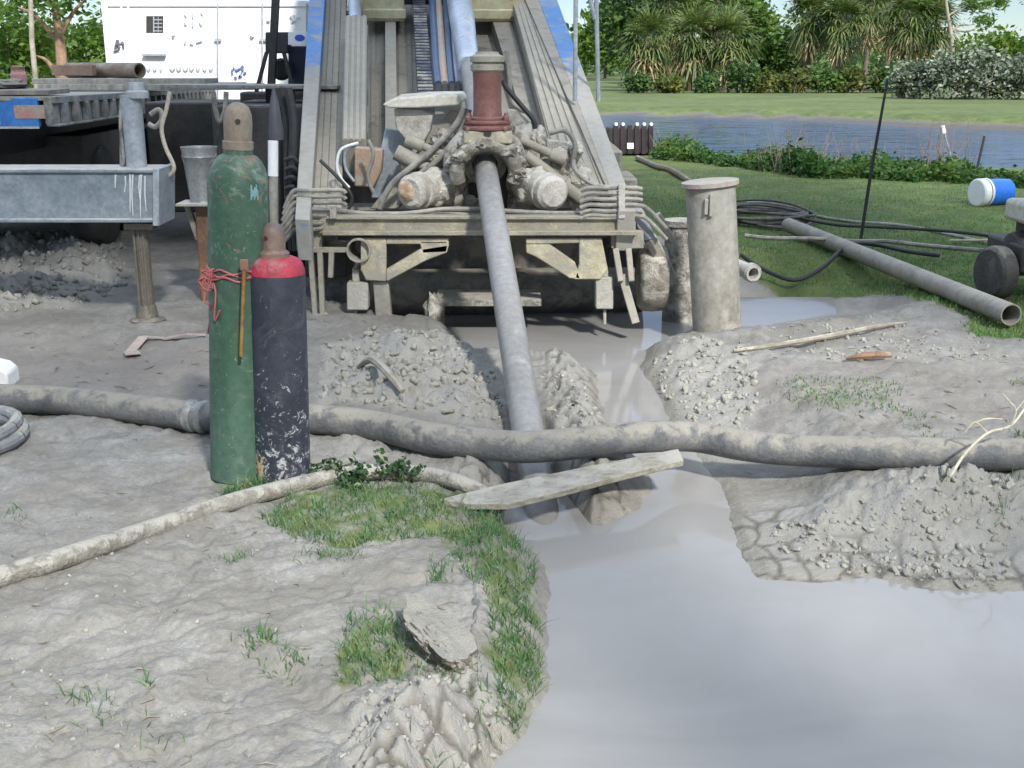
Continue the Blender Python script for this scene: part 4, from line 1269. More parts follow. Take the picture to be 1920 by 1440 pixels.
q0 = V(on(1612, 452))
rod([q0 - Vector((0, 0, 0.1)), V(at(1632, 330, q0.y)), V(at(1664, 150, q0.y))], [0.017, 0.017, 0.012], m_black, 'tall thin black rod stuck in the grass leaning right', 'rod')
q0 = V(on(1828, 322))
rod([q0 - Vector((0, 0, 0.2)), V(at(1846, 255, q0.y))], [0.022, 0.02], m_black, 'short dark stake leaning right at the pond edge above the blue cooler', 'stake', 'stake')
q0 = V(on(1800, 322))
st_ = thing('stake', q0, 'slim grey stake with a white tip leaning left at the pond edge', 'stake')
MB().tube([q0 - Vector((0, 0, 0.2)), V(at(1770, 248, q0.y))], 0.014, 8).build('shaft', m_post, st_)
MB().tube([V(at(1770, 250, q0.y)), V(at(1767, 236, q0.y))], 0.035, 8).build('tip', m_whitep, st_)

# blue drinks cooler on its side
q0 = V(on(1862, 388))
cl = thing('drinks_cooler', q0, 'blue drinks cooler with white lid tipped over on the grass', 'cooler')
axd = Vector((-1, -0.35, 0)).normalized()
cb = q0 + Vector((0.20, 0.1, 0.155))
MB().lathe(cb, axd, [(0.12, 0), (0.150, 0.015), (0.155, 0.10), (0.160, 0.30), (0.162, 0.36)], 32).build('body', mat('blue_plastic', (0.02, 0.16, 0.72), (0.03, 0.2, 0.78), 3, 0.35, 0, 0.03), cl)
MB().lathe(cb + axd * 0.33, axd, [(0.166, 0), (0.172, 0.012), (0.166, 0.03)], 32).build('band', m_whitep, cl)
MB().lathe(cb + axd * 0.37, axd, [(0.162, 0), (0.168, 0.02), (0.168, 0.085), (0.15, 0.10), (0.05, 0.105)], 32).build('lid', m_whitep, cl)
tag(MB().lathe(q0 + Vector((0.13, -0.35, 0.0)), (0.1, -0.3, 1), [(0.09, 0), (0.10, 0.01), (0.095, 0.022)], 24).build('lid', m_whitep), 'small white plastic lid lying on the grass below the blue cooler', 'lid')

# grey trailer pump at the right edge
q0 = V(on(1895, 562))
pu = thing('pump_unit', q0, 'grimy wheeled pump engine standing on the grass at the right edge', 'pump')
wb = V(at(1868, 525, q0.y)); wb.z = 0.20
MB().lathe(wb + Vector((-0.07, 0, 0)), (1, 0.25, 0), [(0.09, 0), (0.17, 0), (0.195, 0.02), (0.2, 0.07), (0.195, 0.12), (0.17, 0.14), (0.09, 0.14)], 28).build('wheel', m_tyre, pu)
MB().lathe(wb + Vector((-0.05, 0, 0)), (1, 0.25, 0), [(0.09, 0), (0.05, 0.03), (0.05, 0.1)], 20).build('wheel_rim', m_under, pu)
mb = MB().bx(wb.x + 0.1, wb.x + 0.95, wb.y - 0.15, wb.y + 0.5, 0.22, 0.42)
mb.tube([wb, wb + Vector((0.9, 0.22, 0))], 0.03, 10)
mb.build('frame', m_dark, pu, bevel=0.02)
mb = MB().lathe(wb + Vector((0.10, 0.1, 0.15)), (1, 0.1, 0), [(0.05, 0), (0.13, 0.02), (0.15, 0.08), (0.15, 0.2), (0.1, 0.24), (0.1, 0.5)], 22)
mb.lathe(wb + Vector((0.2, -0.06, 0.18)), (0.1, -1, 0), [(0.1, 0), (0.1, 0.06), (0.06, 0.07), (0.06, 0.1)], 18)
for k in range(7): mb.ob(wb + Vector((0.30 + 0.035 * k, 0.1, 0.27)), (0.006, 0, 0), (0, 0.12, 0), (0, 0, 0.09))
mb.bx(wb.x + 0.2, wb.x + 0.72, wb.y - 0.06, wb.y + 0.24, 0.42, 0.565)
mb.build('engine', m_dark, pu, bevel=0.006)
mb = MB().bx(wb.x + 0.12, wb.x + 0.8, wb.y - 0.12, wb.y + 0.3, 0.56, 0.72)
mb.build('fuel_tank', mat('pale_tank_paint', (0.55, 0.53, 0.46), (0.42, 0.40, 0.33), 5, 0.5, 0, 0.15, mud=0.35), pu, bevel=0.035)
MB().bar(wb + Vector((0.16, -0.30, -0.05)), wb + Vector((0.34, -0.42, -0.24)), 0.03, 0.03).build('prop_leg', m_post, pu, bevel=0.004)

# stick and twigs
def twig(name, pts, r, m, label, cat='stick'):
    return tag(MB().tube(pts, r, 7, smooth=4).build(name, m), label, cat)


m_wood = mat('weathered_stick_bark', (0.27, 0.24, 0.19), (0.18, 0.155, 0.12), 12, 0.8, 0, 0.4, mud=0.3, mudc=(0.4, 0.38, 0.33))
twig('stick', [on(1375, 660, .02), on(1450, 655, .03), on(1560, 640, .03), on(1640, 622, .03), on(1700, 610, .02)], [0.010, 0.016, 0.018, 0.015, 0.008], m_wood, 'long thin stick lying on the dry mud right of the tall pipe')
twig('stick', [on(1585, 682, .02), on(1620, 684, .03), on(1668, 678, .03)], [0.008, 0.022, 0.018], m_rust, 'short brown stick lying on the mud below the long thin stick')
twig('stick', [on(672, 694, .03), on(700, 722, .05), on(735, 752, .05), on(756, 764, .03)], [0.012, 0.022, 0.022, 0.014], mat('mud_coated_root', (0.33, 0.30, 0.24), (0.2, 0.18, 0.14), 12, 0.85, 0, 0.4, mud=0.4), 'mud coated root poking from the rubble mound behind the thick hose')
bw_ = thing('dry_branch', on(1776, 905), 'pale bare twig arching up over the thick hose at the right edge', 'branch')
m_pale_twig = mat('bleached_twig', (0.55, 0.52, 0.40), (0.42, 0.38, 0.28), 12, 0.7, 0, 0.2)
tw = [on(1774, 918, 0), V(at(1782, 892, 4.45)), V(at(1810, 850, 4.5)), V(at(1852, 812, 4.6)), V(at(1895, 798, 4.7)), V(at(1925, 760, 4.8)), V(at(1950, 720, 4.85))]
MB().tube(tw, [0.006, 0.0065, 0.006, 0.0055, 0.005, 0.004, 0.003], 7, smooth=5).build('stem', m_pale_twig, bw_)
for pts in (((1852, 812), (1830, 792), (1818, 800), (1808, 812)), ((1830, 792), (1850, 785), (1880, 786)), ((1895, 798), (1905, 770), (1890, 750), (1880, 738)), ((1905, 770), (1925, 745))):
    MB().tube([V(at(x, y, 4.62)) for x, y in pts], [0.0035] * (len(pts) - 1) + [0.002], 6, smooth=4).build('side_twig', m_pale_twig, bw_)

# white block and grey coil at the left edge
q0 = V(on(6, 722))
mb = MB().prism([q0 + Vector((-0.22, -0.05, -0.02)), q0 + Vector((0.05, -0.05, -0.02)), q0 + Vector((0.05, -0.05, 0.07)), q0 + Vector((0.01, -0.05, 0.105)), q0 + Vector((-0.05, -0.05, 0.12)), q0 + Vector((-0.22, -0.05, 0.11))], (0, 0.16, 0))
tag(mb.build('white_block', m_whitep, bevel=0.012), 'small white plastic block behind the thick hose at the left edge', 'block')
mb = MB()
c = V(on(-98, 838))
for k in range(2):
    mb.tube([c + Vector(((0.33 - 0.03 * k) * math.cos(t), (0.30 + 0.02 * (k % 2)) * math.sin(t), 0.045 + 0.035 * k + 0.01 * math.sin(t * 2 + k))) for t in [i * 2 * math.pi / 30 for i in range(31)]], 0.030, 10, cap=False)
tag(mb.build('hose_coil', mat('pale_grey_hose', (0.20, 0.21, 0.22), (0.14, 0.15, 0.155), 6, 0.6, 0, 0.2, mud=0.3)), 'pale grey hose coil in front of the thick hose at the left edge', 'hose')

# ------------------------------------------------------------------ flatbed trailer at the left
tn, tf = V(at(96, 181, 8.8)), V(at(400, 164, 17.5))
td = (tf - tn).normalized()
tsd = Vector((-td.y, td.x, 0)).normalized()            # towards the trailer's far side (left)
tr = thing('flatbed_trailer', (tn.x - 1.2, tn.y + 0.5, 0), 'muddy flatbed trailer with ribbed side rail and blue rear panels at the left', 'trailer')
Ld = (tf - tn).length
dz = Vector((0, 0, 1))


def T(s, q, z): return tn + td * s + tsd * q + dz * z


mb = MB().prism([T(0, 0.02, -0.03), T(Ld, 0.02, -0.03), T(Ld, 2.4, -0.03), T(0, 2.4, -0.03)], dz * 0.03)
mb.build('deck', m_deck, tr, bevel=0.004)
mb = MB().prism([T(0, 0, -0.20), T(Ld, 0, -0.20), T(Ld, 0, -0.005), T(0, 0, -0.005)], tsd * 0.06)
mb.prism([T(0, -0.03, -0.05), T(Ld, -0.03, -0.05), T(Ld, -0.03, 0.0), T(0, -0.03, 0.0)], tsd * 0.03)
for i in range(26):
    s = 0.2 + i * (Ld - 0.4) / 25
    mb.prism([T(s, -0.045, -0.20), T(s + 0.09, -0.045, -0.20), T(s + 0.09, -0.045, -0.05), T(s, -0.045, -0.05)], tsd * 0.045)
mb.prism([T(0, -0.05, -0.215), T(Ld, -0.05, -0.215), T(Ld, -0.05, -0.198), T(0, -0.05, -0.198)], tsd * 0.1)
mb.build('side_rail', m_fascia, tr, bevel=0.004)
e0 = T(-0.02, 0.1, 0)
mb = MB()
rx = Vector((-1, 0.0, 0))
mb.prism([e0 + dz * -0.215, e0 + rx * 2.2 + dz * -0.215, e0 + rx * 2.2 + dz * -0.01, e0 + dz * -0.01], (0, 0.05, 0))
rp2 = mb.build('rear_panel', m_bluepanel, tr, bevel=0.005)
for x0, x1, z0, z1, m_ in ((0.28, 0.34, -0.2, -0.02, mat('pale_blue_strip', (0.16, 0.36, 0.75), (0.2, 0.4, 0.7), 4, 0.4, 0, 0.05)), (-0.05, 0.17, -0.155, -0.06, mat('muddy_reflector', (0.45, 0.20, 0.17), (0.4, 0.36, 0.28), 8, 0.5, 0, 0.2, mud=0.45)), (0.4, 0.75, -0.19, -0.13, mat('dark_navy_panel', (0.01, 0.03, 0.15), (0.02, 0.05, 0.2), 4)), (0.0, 1.2, -0.228, -0.212, m_palemud)):
    mb = MB().prism([e0 + rx * x0 + dz * z0 + Vector((0, -0.004, 0)), e0 + rx * x1 + dz * z0 + Vector((0, -0.004, 0)), e0 + rx * x1 + dz * z1 + Vector((0, -0.004, 0)), e0 + rx * x0 + dz * z1 + Vector((0, -0.004, 0))], (0, 0.006, 0))
    mb.build('reflector' if 'refl' in m_.name else 'panel_strip', m_, rp2)
mb = MB()
for q in (0.5, 1.7):
    mb.prism([T(0.1, q, -0.45), T(Ld, q, -0.45), T(Ld, q, -0.03), T(0.1, q, -0.03)], tsd * 0.12)
for k in range(9): mb.prism([T(0.4 + k * 1.0, 0.08, -0.18), T(0.5 + k * 1.0, 0.08, -0.18), T(0.5 + k * 1.0, 2.3, -0.18), T(0.4 + k * 1.0, 2.3, -0.18)], dz * 0.14)
mb.prism([T(1.6, 0.2, -0.85), T(6.5, 0.2, -0.85), T(6.5, 2.2, -0.85), T(1.6, 2.2, -0.85)], dz * 0.5)  # this and the next: dark boxes added to block bright background under the bed
mb.prism([T(4.2, 0.05, -1.15), T(8.4, 0.05, -1.15), T(8.4, 0.7, -1.15), T(4.2, 0.7, -1.15)], dz * 0.75)
mb.build('chassis_and_dark_fill', m_dark, tr, bevel=0.01)
for s, q in ((2.3, 0.15), (2.3, 1.75), (3.5, 0.15), (3.5, 1.75)):
    c = T(s, q, 0); c.z = 0.48
    w_ = MB().lathe(c, tsd, [(0.20, 0), (0.42, 0.0), (0.47, 0.03), (0.485, 0.10), (0.485, 0.2), (0.47, 0.27), (0.42, 0.3), (0.2, 0.3)], 32).build('wheel', m_tyre, tr)
    MB().lathe(c + tsd * 0.02, tsd, [(0.05, -0.04), (0.10, -0.03), (0.12, 0.03), (0.205, 0.05), (0.21, 0.0)], 24).build('rim', m_under, w_)
# outrigger: beam, post, leg
mb = MB()
fb(mb, -420, 288, 322, 414, 7.70, 0.34)
fb(mb, -420, 292, 317, 325, 7.68, 0.36)
fb(mb, -420, 290, 410, 418, 7.68, 0.36)
ob_ = mb.build('outrigger_beam', m_galv, tr, bevel=0.008)
tag(ob_, 'broad blue grey steel box beam streaked with white drips')
fb(MB(), 286, 298, 316, 424, 7.66, 0.38).build('end_cap', m_post, ob_, bevel=0.005)
mb = MB()
for k, (x, y0, y1) in enumerate(((217, 327, 352), (235, 330, 360), (244, 327, 398), (249, 327, 405), (262, 328, 372), (265, 327, 408), (272, 330, 396))):
    mb.tube([at(x, y0, 7.696), at(x + random.uniform(-2, 2), (y0 + y1) / 2, 7.696), at(x + random.uniform(-2, 3), y1, 7.696)], [0.006, 0.005, 0.003], 6)
mb.build('drip_streaks', mat('white_drips', (0.62, 0.64, 0.66), (0.5, 0.52, 0.54), 8, 0.6, 0, 0.1), ob_)
mb = MB().lathe(at(257, 318, 7.86), (0, 0, 1), [(0.066, 0), (0.066, at(257, 178, 7.86)[2] - at(257, 318, 7.86)[2])], 24)
mb.lathe(at(257, 178, 7.86), (0, 0, 1), [(0.075, -0.02), (0.075, 0.02), (0.05, 0.03), (0.05, 0.08)], 20)
mb.build('jack_post', m_post, tr)
mb = MB()
fb(mb, 224, 238, 185, 320, 7.9, 0.08)
mb.tube([at(228, 190, 7.84), at(226, 240, 7.84), at(232, 290, 7.84), at(230, 318, 7.84)], 0.012, 8, smooth=4)
mb.build('post_stay', m_fascia, tr, bevel=0.003)
zf = float(on(265, 603)[2])
lp = at(263, 430, 7.86)
mb = MB().lathe((lp[0], 7.86, zf + 0.02), (0, 0, 1), [(0.052, 0), (0.052, lp[2] - zf + 0.06)], 20)
fb(mb, 232, 286, 420, 431, 7.78, 0.16)
for dx in (-0.03, 0.0, 0.03): mb.tube([(lp[0] + dx, 7.805, zf + 0.05), (lp[0] + dx, 7.805, lp[2])], 0.008, 6)
mb.lathe((lp[0], 7.86, zf - 0.02), (0, 0, 1), [(0.12, 0), (0.12, 0.02), (0.075, 0.035), (0.06, 0.12)], 20)
mb.build('jack_leg', m_legst, tr)
mb = MB().tube([at(318, 172, 7.9), at(312, 205, 7.9), at(303, 240, 7.9), at(310, 275, 7.9), at(326, 312, 7.9), at(318, 328, 7.9), at(298, 334, 7.9)], 0.014, 8, smooth=5)
mb.build('air_hose', mat('beige_air_hose', (0.46, 0.42, 0.34), (0.36, 0.32, 0.26), 8, 0.6, 0, 0.1, mud=0.3), tr)
mb = MB()
mb.tube([at(400, 172, 9.4), at(404, 205, 9.4), at(412, 228, 9.4), at(422, 205, 9.4), at(424, 172, 9.4)], 0.02, 8, smooth=5)
mb.build('air_hose', m_hose, tr)
mb = MB()
mb.tube([at(282, 215, 8.2), at(298, 206, 8.2), at(304, 222, 8.2), at(292, 238, 8.2), at(278, 232, 8.2)], 0.018, 8, smooth=5)
mb.build('air_hose', m_hose, tr)

# boards, rusty pipes and a canister on the bed
mb = MB()
zd = lambda Y: tn.z + (Y - tn.y) * td.z / td.y
for (x0, x1, Y, d, z0, h) in ((70, 470, 12.2, 0.5, 0.0, 0.06), (85, 440, 12.75, 0.4, 0.0, 0.07), (60, 380, 12.4, 0.5, 0.062, 0.05)):
    xa, xb = at(x0, 160, Y)[0], at(x1, 160, Y)[0]
    z = zd(Y) + 0.012 + z0
    mb.prism([(xa, Y, z), (xb, Y + 0.1, z), (xb, Y + 0.1, z + h), (xa, Y, z + h)], (0.02, d, 0))
tag(mb.build('board_stack', m_deck, bevel=0.005), 'grey weathered boards stacked across the flatbed trailer under the rusty pipes', 'boards')
zb = zd(12.8) + 0.135
pa_, pb_ = V(at(196, 130, 12.9)), V(at(262, 131, 12.55))
pa_.z = pb_.z = zb + 0.075
d = (pb_ - pa_).normalized()
st2 = pa_ - d * 0.65
mb = MB().ring(st2, d, 0.078, 0.064, (pb_ - st2).length, 24)
pw = mb.build('rusty_pipe', mat('brown_rusty_pipe', (0.21, 0.15, 0.115), (0.27, 0.22, 0.17), 5, 0.7, 0.1, 0.3, mud=0.25))
tag(pw, 'brown rusty pipe with dark open end lying on boards on the flatbed', 'pipe')
ca = pa_ - d * 0.42 + Vector((0, -0.22, 0))
mb = MB().ob(ca, d * 0.36, (0, 0.07, 0), (0, 0, 0.055))
mb.ob(ca + Vector((0.08, 0, 0)), d * 0.022, (0, 0.075, 0), (0, 0, 0.06))
tag(mb.build('timber_block', mat('brown_timber', (0.30, 0.20, 0.145), (0.22, 0.15, 0.11), 5, 0.75, 0, 0.3), bevel=0.006), 'brown timber block lying in front of the rusty pipe on the flatbed', 'timber')
q0 = V(at(37, 164, 9.6)); q0.z = zd(9.6) + 0.004
cn = thing('canister', q0, 'faded red canister standing on the near end of the flatbed', 'canister')
zt3 = at(37, 130, 9.6)[2] - q0.z
MB().lathe(q0, (0, 0, 1), [(0.055, 0), (0.06, 0.01), (0.06, zt3 * 0.8), (0.045, zt3 * 0.9), (0.045, zt3)], 20).build('body', mat('faded_red_plastic', (0.42, 0.20, 0.20), (0.5, 0.29, 0.28), 6, 0.6, 0, 0.1, mud=0.25), cn)
MB().lathe(q0 + Vector((0, 0, zt3)), (0, 0, 1), [(0.05, 0), (0.05, 0.02), (0.03, 0.03)], 16).build('cap', m_rust, cn)
mb = MB().ob(V(at(20, 172, 9.2)), (0.35, 0.06, 0), (-0.03, 0.3, 0), (0, 0, 0.018))
mb.lump(V(at(8, 158, 9.4)), (0.16, 0.2, 0.04), 0.4, 5, 3)
tag(mb.build('muddy_mat', m_bay, bevel=0.004), 'dark muddy rubber mat thrown over the near end of the flatbed', 'mat')

# plank walkway from the trailer to the rig
za = at(480, 158, 10.4)[2]
x0, x1 = at(300, 158, 10.4)[0], at(642, 162, 10.4)[0]
wk = thing('walkway', (x0 + 0.3, 10.4, 0), 'narrow grey walkway plank spanning from the trailer to the left ramp rail', 'walkway')
mb = MB().prism([(x0, 10.25, za - 0.03), (x1, 10.1, za - 0.035), (x1, 10.1, za - 0.005), (x0, 10.25, za)], (0, 0.6, 0))
mb.build('deck', m_deck, wk, bevel=0.004)
mb = MB().bx(x0 + 0.9, x0 + 0.98, 10.4, 10.5, 0, za - 0.035)
mb.bx(x1 - 0.5, x1 - 0.43, 10.45, 10.53, 0, za - 0.036)
mb.build('leg', m_dark, wk, bevel=0.004)

# white container behind
YC = 19.0
xl, xr_ = at(195, 70, YC)[0], at(1000, 70, YC)[0]
zt_ = at(400, 1, YC)[2]
ct = thing('shipping_container', ((xl + xr_) / 2, YC + 1.2, 0), 'white shipping container with small louvred hatch and blue marks behind the trailer', 'container')
mb = MB().bx(xl + 0.06, xr_ - 0.06, YC + 0.02, YC + 2.4, 0.14, zt_ - 0.03)
mb.build('wall', m_white, ct, bevel=0.004)
mb = MB()
for x0, x1 in ((xl, xl + 0.10), (xr_ - 0.1, xr_)): mb.bx(x0, x1, YC - 0.01, YC + 0.1, 0.06, zt_)
mb.bx(xl + 0.1, xr_ - 0.1, YC - 0.01, YC + 0.08, zt_ - 0.09, zt_ - 0.001)
mb.bx(xl + 0.1, xr_ - 0.1, YC - 0.01, YC + 0.08, 0.06, 0.2)
mb.build('corner_frame', m_white, ct, bevel=0.008)
mb = MB()
for px_ in (225, 238): fb(mb, px_, px_ + 4, 5, 320, YC - 0.012, 0.03)
mb.build('panel_rib', m_white, ct, bevel=0.004)
m_grey = mat('grey_container_fittings', (0.42, 0.44, 0.46), (0.32, 0.33, 0.35), 4, 0.5, 0.1, 0.1)
for px_ in (408, 492, 575):
    mb = MB().tube([at(px_, 6, YC - 0.025), at(px_, 320, YC - 0.025)], 0.012, 8)
    for y in (72, 200): fb(mb, px_ - 6, px_ + 6, y, y + 5, YC - 0.035, 0.04)
    mb.build('lock_rod', m_grey, ct)
ht = fb(MB(), 269, 307, 29, 101, YC - 0.02, 0.03).build('hatch', m_white, ct, bevel=0.004)
mb = MB()
fb(mb, 274, 306, 30, 62, YC - 0.022, 0.002)
mb.build('hatch_opening', m_dark, ht)
mb = MB()
for k in range(4): fb(mb, 288, 304, 36 + 7 * k, 38 + 7 * k, YC - 0.03, 0.008)
fb(mb, 287, 289, 31, 61, YC - 0.032, 0.01); fb(mb, 296, 297, 31, 61, YC - 0.032, 0.01)
mb.build('louvre', m_grey, ht)
fb(MB(), 266, 309, 101, 105, YC - 0.07, 0.07).build('sill', m_grey, ht, bevel=0.003)
# small worn markings
rm = random.Random(5)


def marks(name, lst, m):
    mb = MB()
    for x0, y0, x1, y1, w_ in lst:
        a, b = V(at(x0, y0, YC - 0.004)), V(at(x1, y1, YC - 0.004))
        mb.bar(a, b, 0.008, w_, (0, 1, 0)) if False else mb.tube([a, b], w_ / 2, 5)
    return mb.build(name, m, ct)


m_ink = mat('faded_black_ink', (0.05, 0.05, 0.055), (0.2, 0.2, 0.21), 30, 0.6, 0, 0)
m_inkg = mat('faded_grey_ink', (0.42, 0.44, 0.47), (0.6, 0.62, 0.64), 30, 0.6, 0, 0)
m_inkb = mat('faded_blue_ink', (0.05, 0.10, 0.42), (0.2, 0.28, 0.6), 30, 0.6, 0, 0)
for gl in ([(346, 26, 349, 31, .03)], [(361, 24, 361, 33, .03)], [(376, 24, 380, 28, .02)], [(346, 42, 349, 47, .03), (349, 42, 346, 47, .02)], [(361, 40, 361, 50, .03)], [(374, 42, 378, 48, .03)], [(347, 76, 346, 83, .03)], [(358, 76, 357, 83, .03), (358, 83, 362, 84, .02)], [(368, 80, 378, 77, .03)]):
    marks('letter', gl, m_inkg)
marks('handwriting', [(216, 92, 220, 75, .04), (220, 75, 224, 90, .05), (218, 84, 232, 82, .05), (229, 78, 231, 90, .04), (213, 97, 222, 94, .03)], m_ink)
let = []
for k, (x, w_) in enumerate(((275, 6), (287, 6), (300, 3), (318, 10), (331, 8), (343, 9), (355, 8), (368, 6), (380, 7), (392, 7))):
    marks('letter', [(x, 127, x + w_ * .5, 134, .018), (x + w_ * .5, 134, x + w_, 127, .018), (x, 131, x + w_, 131 + (k % 3) - 1, .014)], m_inkg)
let = []
for k in range(16):
    x, y = 446 + rm.uniform(-10, 12), 136 + rm.uniform(-10, 9)
    let.append((x, y, x + rm.uniform(-5, 5), y + rm.uniform(-4, 4), .035))
marks('emblem', let, m_inkb)
marks('smudge', [(323, 66, 327, 68, .07), (471, 66, 474, 70, .07), (545, 30, 552, 40, .05), (551, 28, 547, 42, .03), (556, 33, 562, 33, .02), (500, 38, 506, 40, .05)], m_inkg)

# black post stand and blue box on the walkway side
YS = 11.5
q0 = V(at(512, 152, YS)); q0.z = 0
bs = thing('steel_stand', q0, 'black steel post stand with box and splayed legs in front of the white container', 'stand')
mb = MB()
mb.bar(at(508, 175, YS), at(520, -60, YS), 0.07, 0.06, (0, 1, 0))
mb.build('post', m_dark, bs, bevel=0.006)
fb(MB(), 497, 540, 60, 100, YS - 0.02, 0.2).build('junction_box', m_dark, bs, bevel=0.012)
for xa, xb in ((500, 480), (532, 552)):
    MB().bar(at(xa, 98, YS), at(xb, 175, YS), 0.035, 0.035, (0, 1, 0)).build('leg', m_dark, bs, bevel=0.003)
MB().bx(q0.x - 0.3, q0.x + 0.3, YS - 0.12, YS + 0.2, 0.0, at(510, 172, YS)[2]).build('base_box', m_dark, bs, bevel=0.02)
sg = fb(MB(), 540, 577, 60, 84, YS - 0.03, 0.015).build('sign', m_whitep, bs, bevel=0.002)
oc = V(at(562, 71, YS - 0.034))
mb = MB().prism([oc + Vector((0.047 * math.cos(k * 0.2618), 0, 0.030 * math.sin(k * 0.2618))) for k in range(24)], (0, 0.004, 0))
mb.build('oval_emblem', mat('royal_blue_print', (0.02, 0.08, 0.45), (0.03, 0.10, 0.5), 5, 0.5, 0, 0), sg)
YX = 11.8
q0 = V(at(560, 150, YX)); q0.z = 0
bb = thing('control_cabinet', q0, 'dark navy cabinet half hidden behind the left ramp rail', 'cabinet')
mb = MB()
fb(mb, 540, 590, 86, 178, YX, 0.35)
mb.bx(q0.x - 0.12, q0.x + 0.12, YX + 0.1, YX + 0.3, 0, at(560, 170, YX)[2])
mb.build('body', mat('dark_navy_paint', (0.012, 0.018, 0.05), (0.02, 0.025, 0.05), 4, 0.4, 0.1, 0.1, mud=0.1), bb, bevel=0.012)
MB().lathe(at(528, 130, YX - 0.1), (0, -1, 0), [(0.10, 0), (0.105, 0.02), (0.08, 0.05), (0.02, 0.06)], 20).build('cable_reel', m_dark, bb)

# pail on a jack stand, and white post beside the green cylinder
YBk = 8.55
q0 = V(at(390, 562, YBk)); q0.z = float(gh(q0.x, q0.y)[0])
js = thing('jack_stand', q0, 'rusty post stand with square top plate under the pail behind the green cylinder', 'stand')
zt4 = at(395, 378, YBk)[2]
MB().bar((q0.x, q0.y, q0.z - 0.05), (q0.x + 0.01, q0.y, zt4 - 0.02), 0.09, 0.09, (0, 1, 0)).build('post', m_rust, js, bevel=0.01)
MB().bar((q0.x - 0.045, q0.y + 0.03, q0.z + 0.45), (q0.x - 0.11, q0.y + 0.02, zt4 - 0.02), 0.04, 0.05, (0, 1, 0)).build('brace', m_chan, js, bevel=0.005)
MB().bx(q0.x - 0.15, q0.x + 0.15, q0.y - 0.14, q0.y + 0.14, zt4 - 0.02, zt4).build('top_plate', m_palemud, js, bevel=0.004)
pk = thing('metal_pail', (q0.x + 0.01, q0.y, zt4), 'dull metal pail on the rusty stand behind the green cylinder', 'pail')
hk = at(395, 275, YBk)[2] - zt4
m_zinc = mat('dull_zinc', (0.40, 0.41, 0.41), (0.28, 0.29, 0.29), 6, 0.45, 0.5, 0.1, mud=0.2)
c = Vector((q0.x + 0.01, q0.y, zt4))
MB().lathe(c, (0, 0, 1), [(0.09, 0), (0.085, 0.01), (0.118, hk * 0.8), (0.124, hk * 0.82), (0.120, hk * 0.86), (0.130, hk), (0.122, hk), (0.112, hk * 0.85), (0.08, 0.03)], 28).build('body', m_zinc, pk)
MB().tube([c + Vector((0.122 * math.cos(t), -0.10 * math.sin(t), hk * 0.88 - 0.09 * math.sin(t))) for t in [k * math.pi / 12 for k in range(13)]], 0.004, 6).build('handle', m_zinc, pk)
YW = 7.9
q0 = V(at(513, 560, YW)); q0.z = float(gh(q0.x, q0.y)[0])
wp = thing('marker_post', q0, 'white topped post standing between the green cylinder and the ramp rail', 'post')
MB().tube([q0 - Vector((0, 0, 0.1)), V(at(512, 266, YW))], 0.030, 14).build('shaft', m_casing, wp)
MB().tube([V(at(512, 330, YW)), V(at(512, 264, YW))], 0.034, 14).build('sleeve', m_whitep, wp)
mb = MB().lathe(V(at(518, 262, YW + 0.12)), (0, 0, 1), [(0.048, 0), (0.052, 0.05), (0.03, 0.24), (0.012, 0.32), (0.012, 0.34)], 18)
tag(mb.build('grey_cone', mat('slate_plastic', (0.055, 0.058, 0.07), (0.08, 0.08, 0.095), 6, 0.5, 0, 0.1)), 'dark slate cone hung behind the white topped post', 'cone')

# things by the pond
q0 = V(on(1186, 290))
YK = q0.y
ck = thing('slatted_crate', q0, 'dark slatted crate with white knobs on its posts by the pond behind the rig', 'crate')
m_crate = mat('dark_plum_plastic', (0.018, 0.013, 0.016), (0.03, 0.02, 0.024), 4, 0.5, 0, 0.1)
fb(MB(), 1140, 1222, 240, 288, YK + 0.03, 0.5).build('body', m_crate, ck, bevel=0.02)
for k in range(6):
    x = 1150 + k * 13.2
    fb(MB(), x, x + 9, 234, 289, YK, 0.05).build('slat', m_crate, ck, bevel=0.006)
    if k != 2: MB().lathe(at(x + 5, 236, YK + 0.02), (0, 0, 1), [(0.03, 0), (0.036, 0.02), (0.03, 0.05), (0.01, 0.06)], 12).build('knob', m_whitep, ck)
fb(MB(), 1176, 1188, 268, 279, YK - 0.008, 0.006).build('label_plate', m_whitep, ck)
q0 = V(on(1414, 306))
mb = MB().lump(q0 + Vector((0, 0, 0.12)), (0.13, 0.10, 0.12), 0.3, 3, 3)
mb.lump(q0 + Vector((0.09, 0, 0.22)), (0.07, 0.07, 0.05), 0.3, 4, 3)
tag(mb.build('bundle', mat('dark_navy_cloth', (0.012, 0.02, 0.045), (0.02, 0.03, 0.06), 6, 0.8, 0, 0.2)), 'small dark navy bundle lying among the weeds at the pond edge', 'bundle')

# ------------------------------------------------------------------ rubble
def in_poly(px, py, poly):
    ins = np.zeros(px.shape, bool)
    n = len(poly)
    for i in range(n):
        ax, ay = poly[i]; bx, by = poly[(i + 1) % n]
        if by != ay: ins ^= ((ay > py) != (by > py)) & (px < (bx - ax) * (py - ay) / (by - ay) + ax)
    return ins


def sample(poly, n):
    xs, ysp = [p[0] for p in poly], [p[1] for p in poly]
    k = n * 6
    px, py = RNG.uniform(min(xs), max(xs), k), RNG.uniform(min(ysp), max(ysp), k)
    s = in_poly(px, py, poly)
    return px[s][:n], py[s][:n]


def gz_np(px, py):
    b = (720 - py) / F
    t = -CH / (-ST + b * CT)
    return (px - 960) / F * t, (CT + b * ST) * t


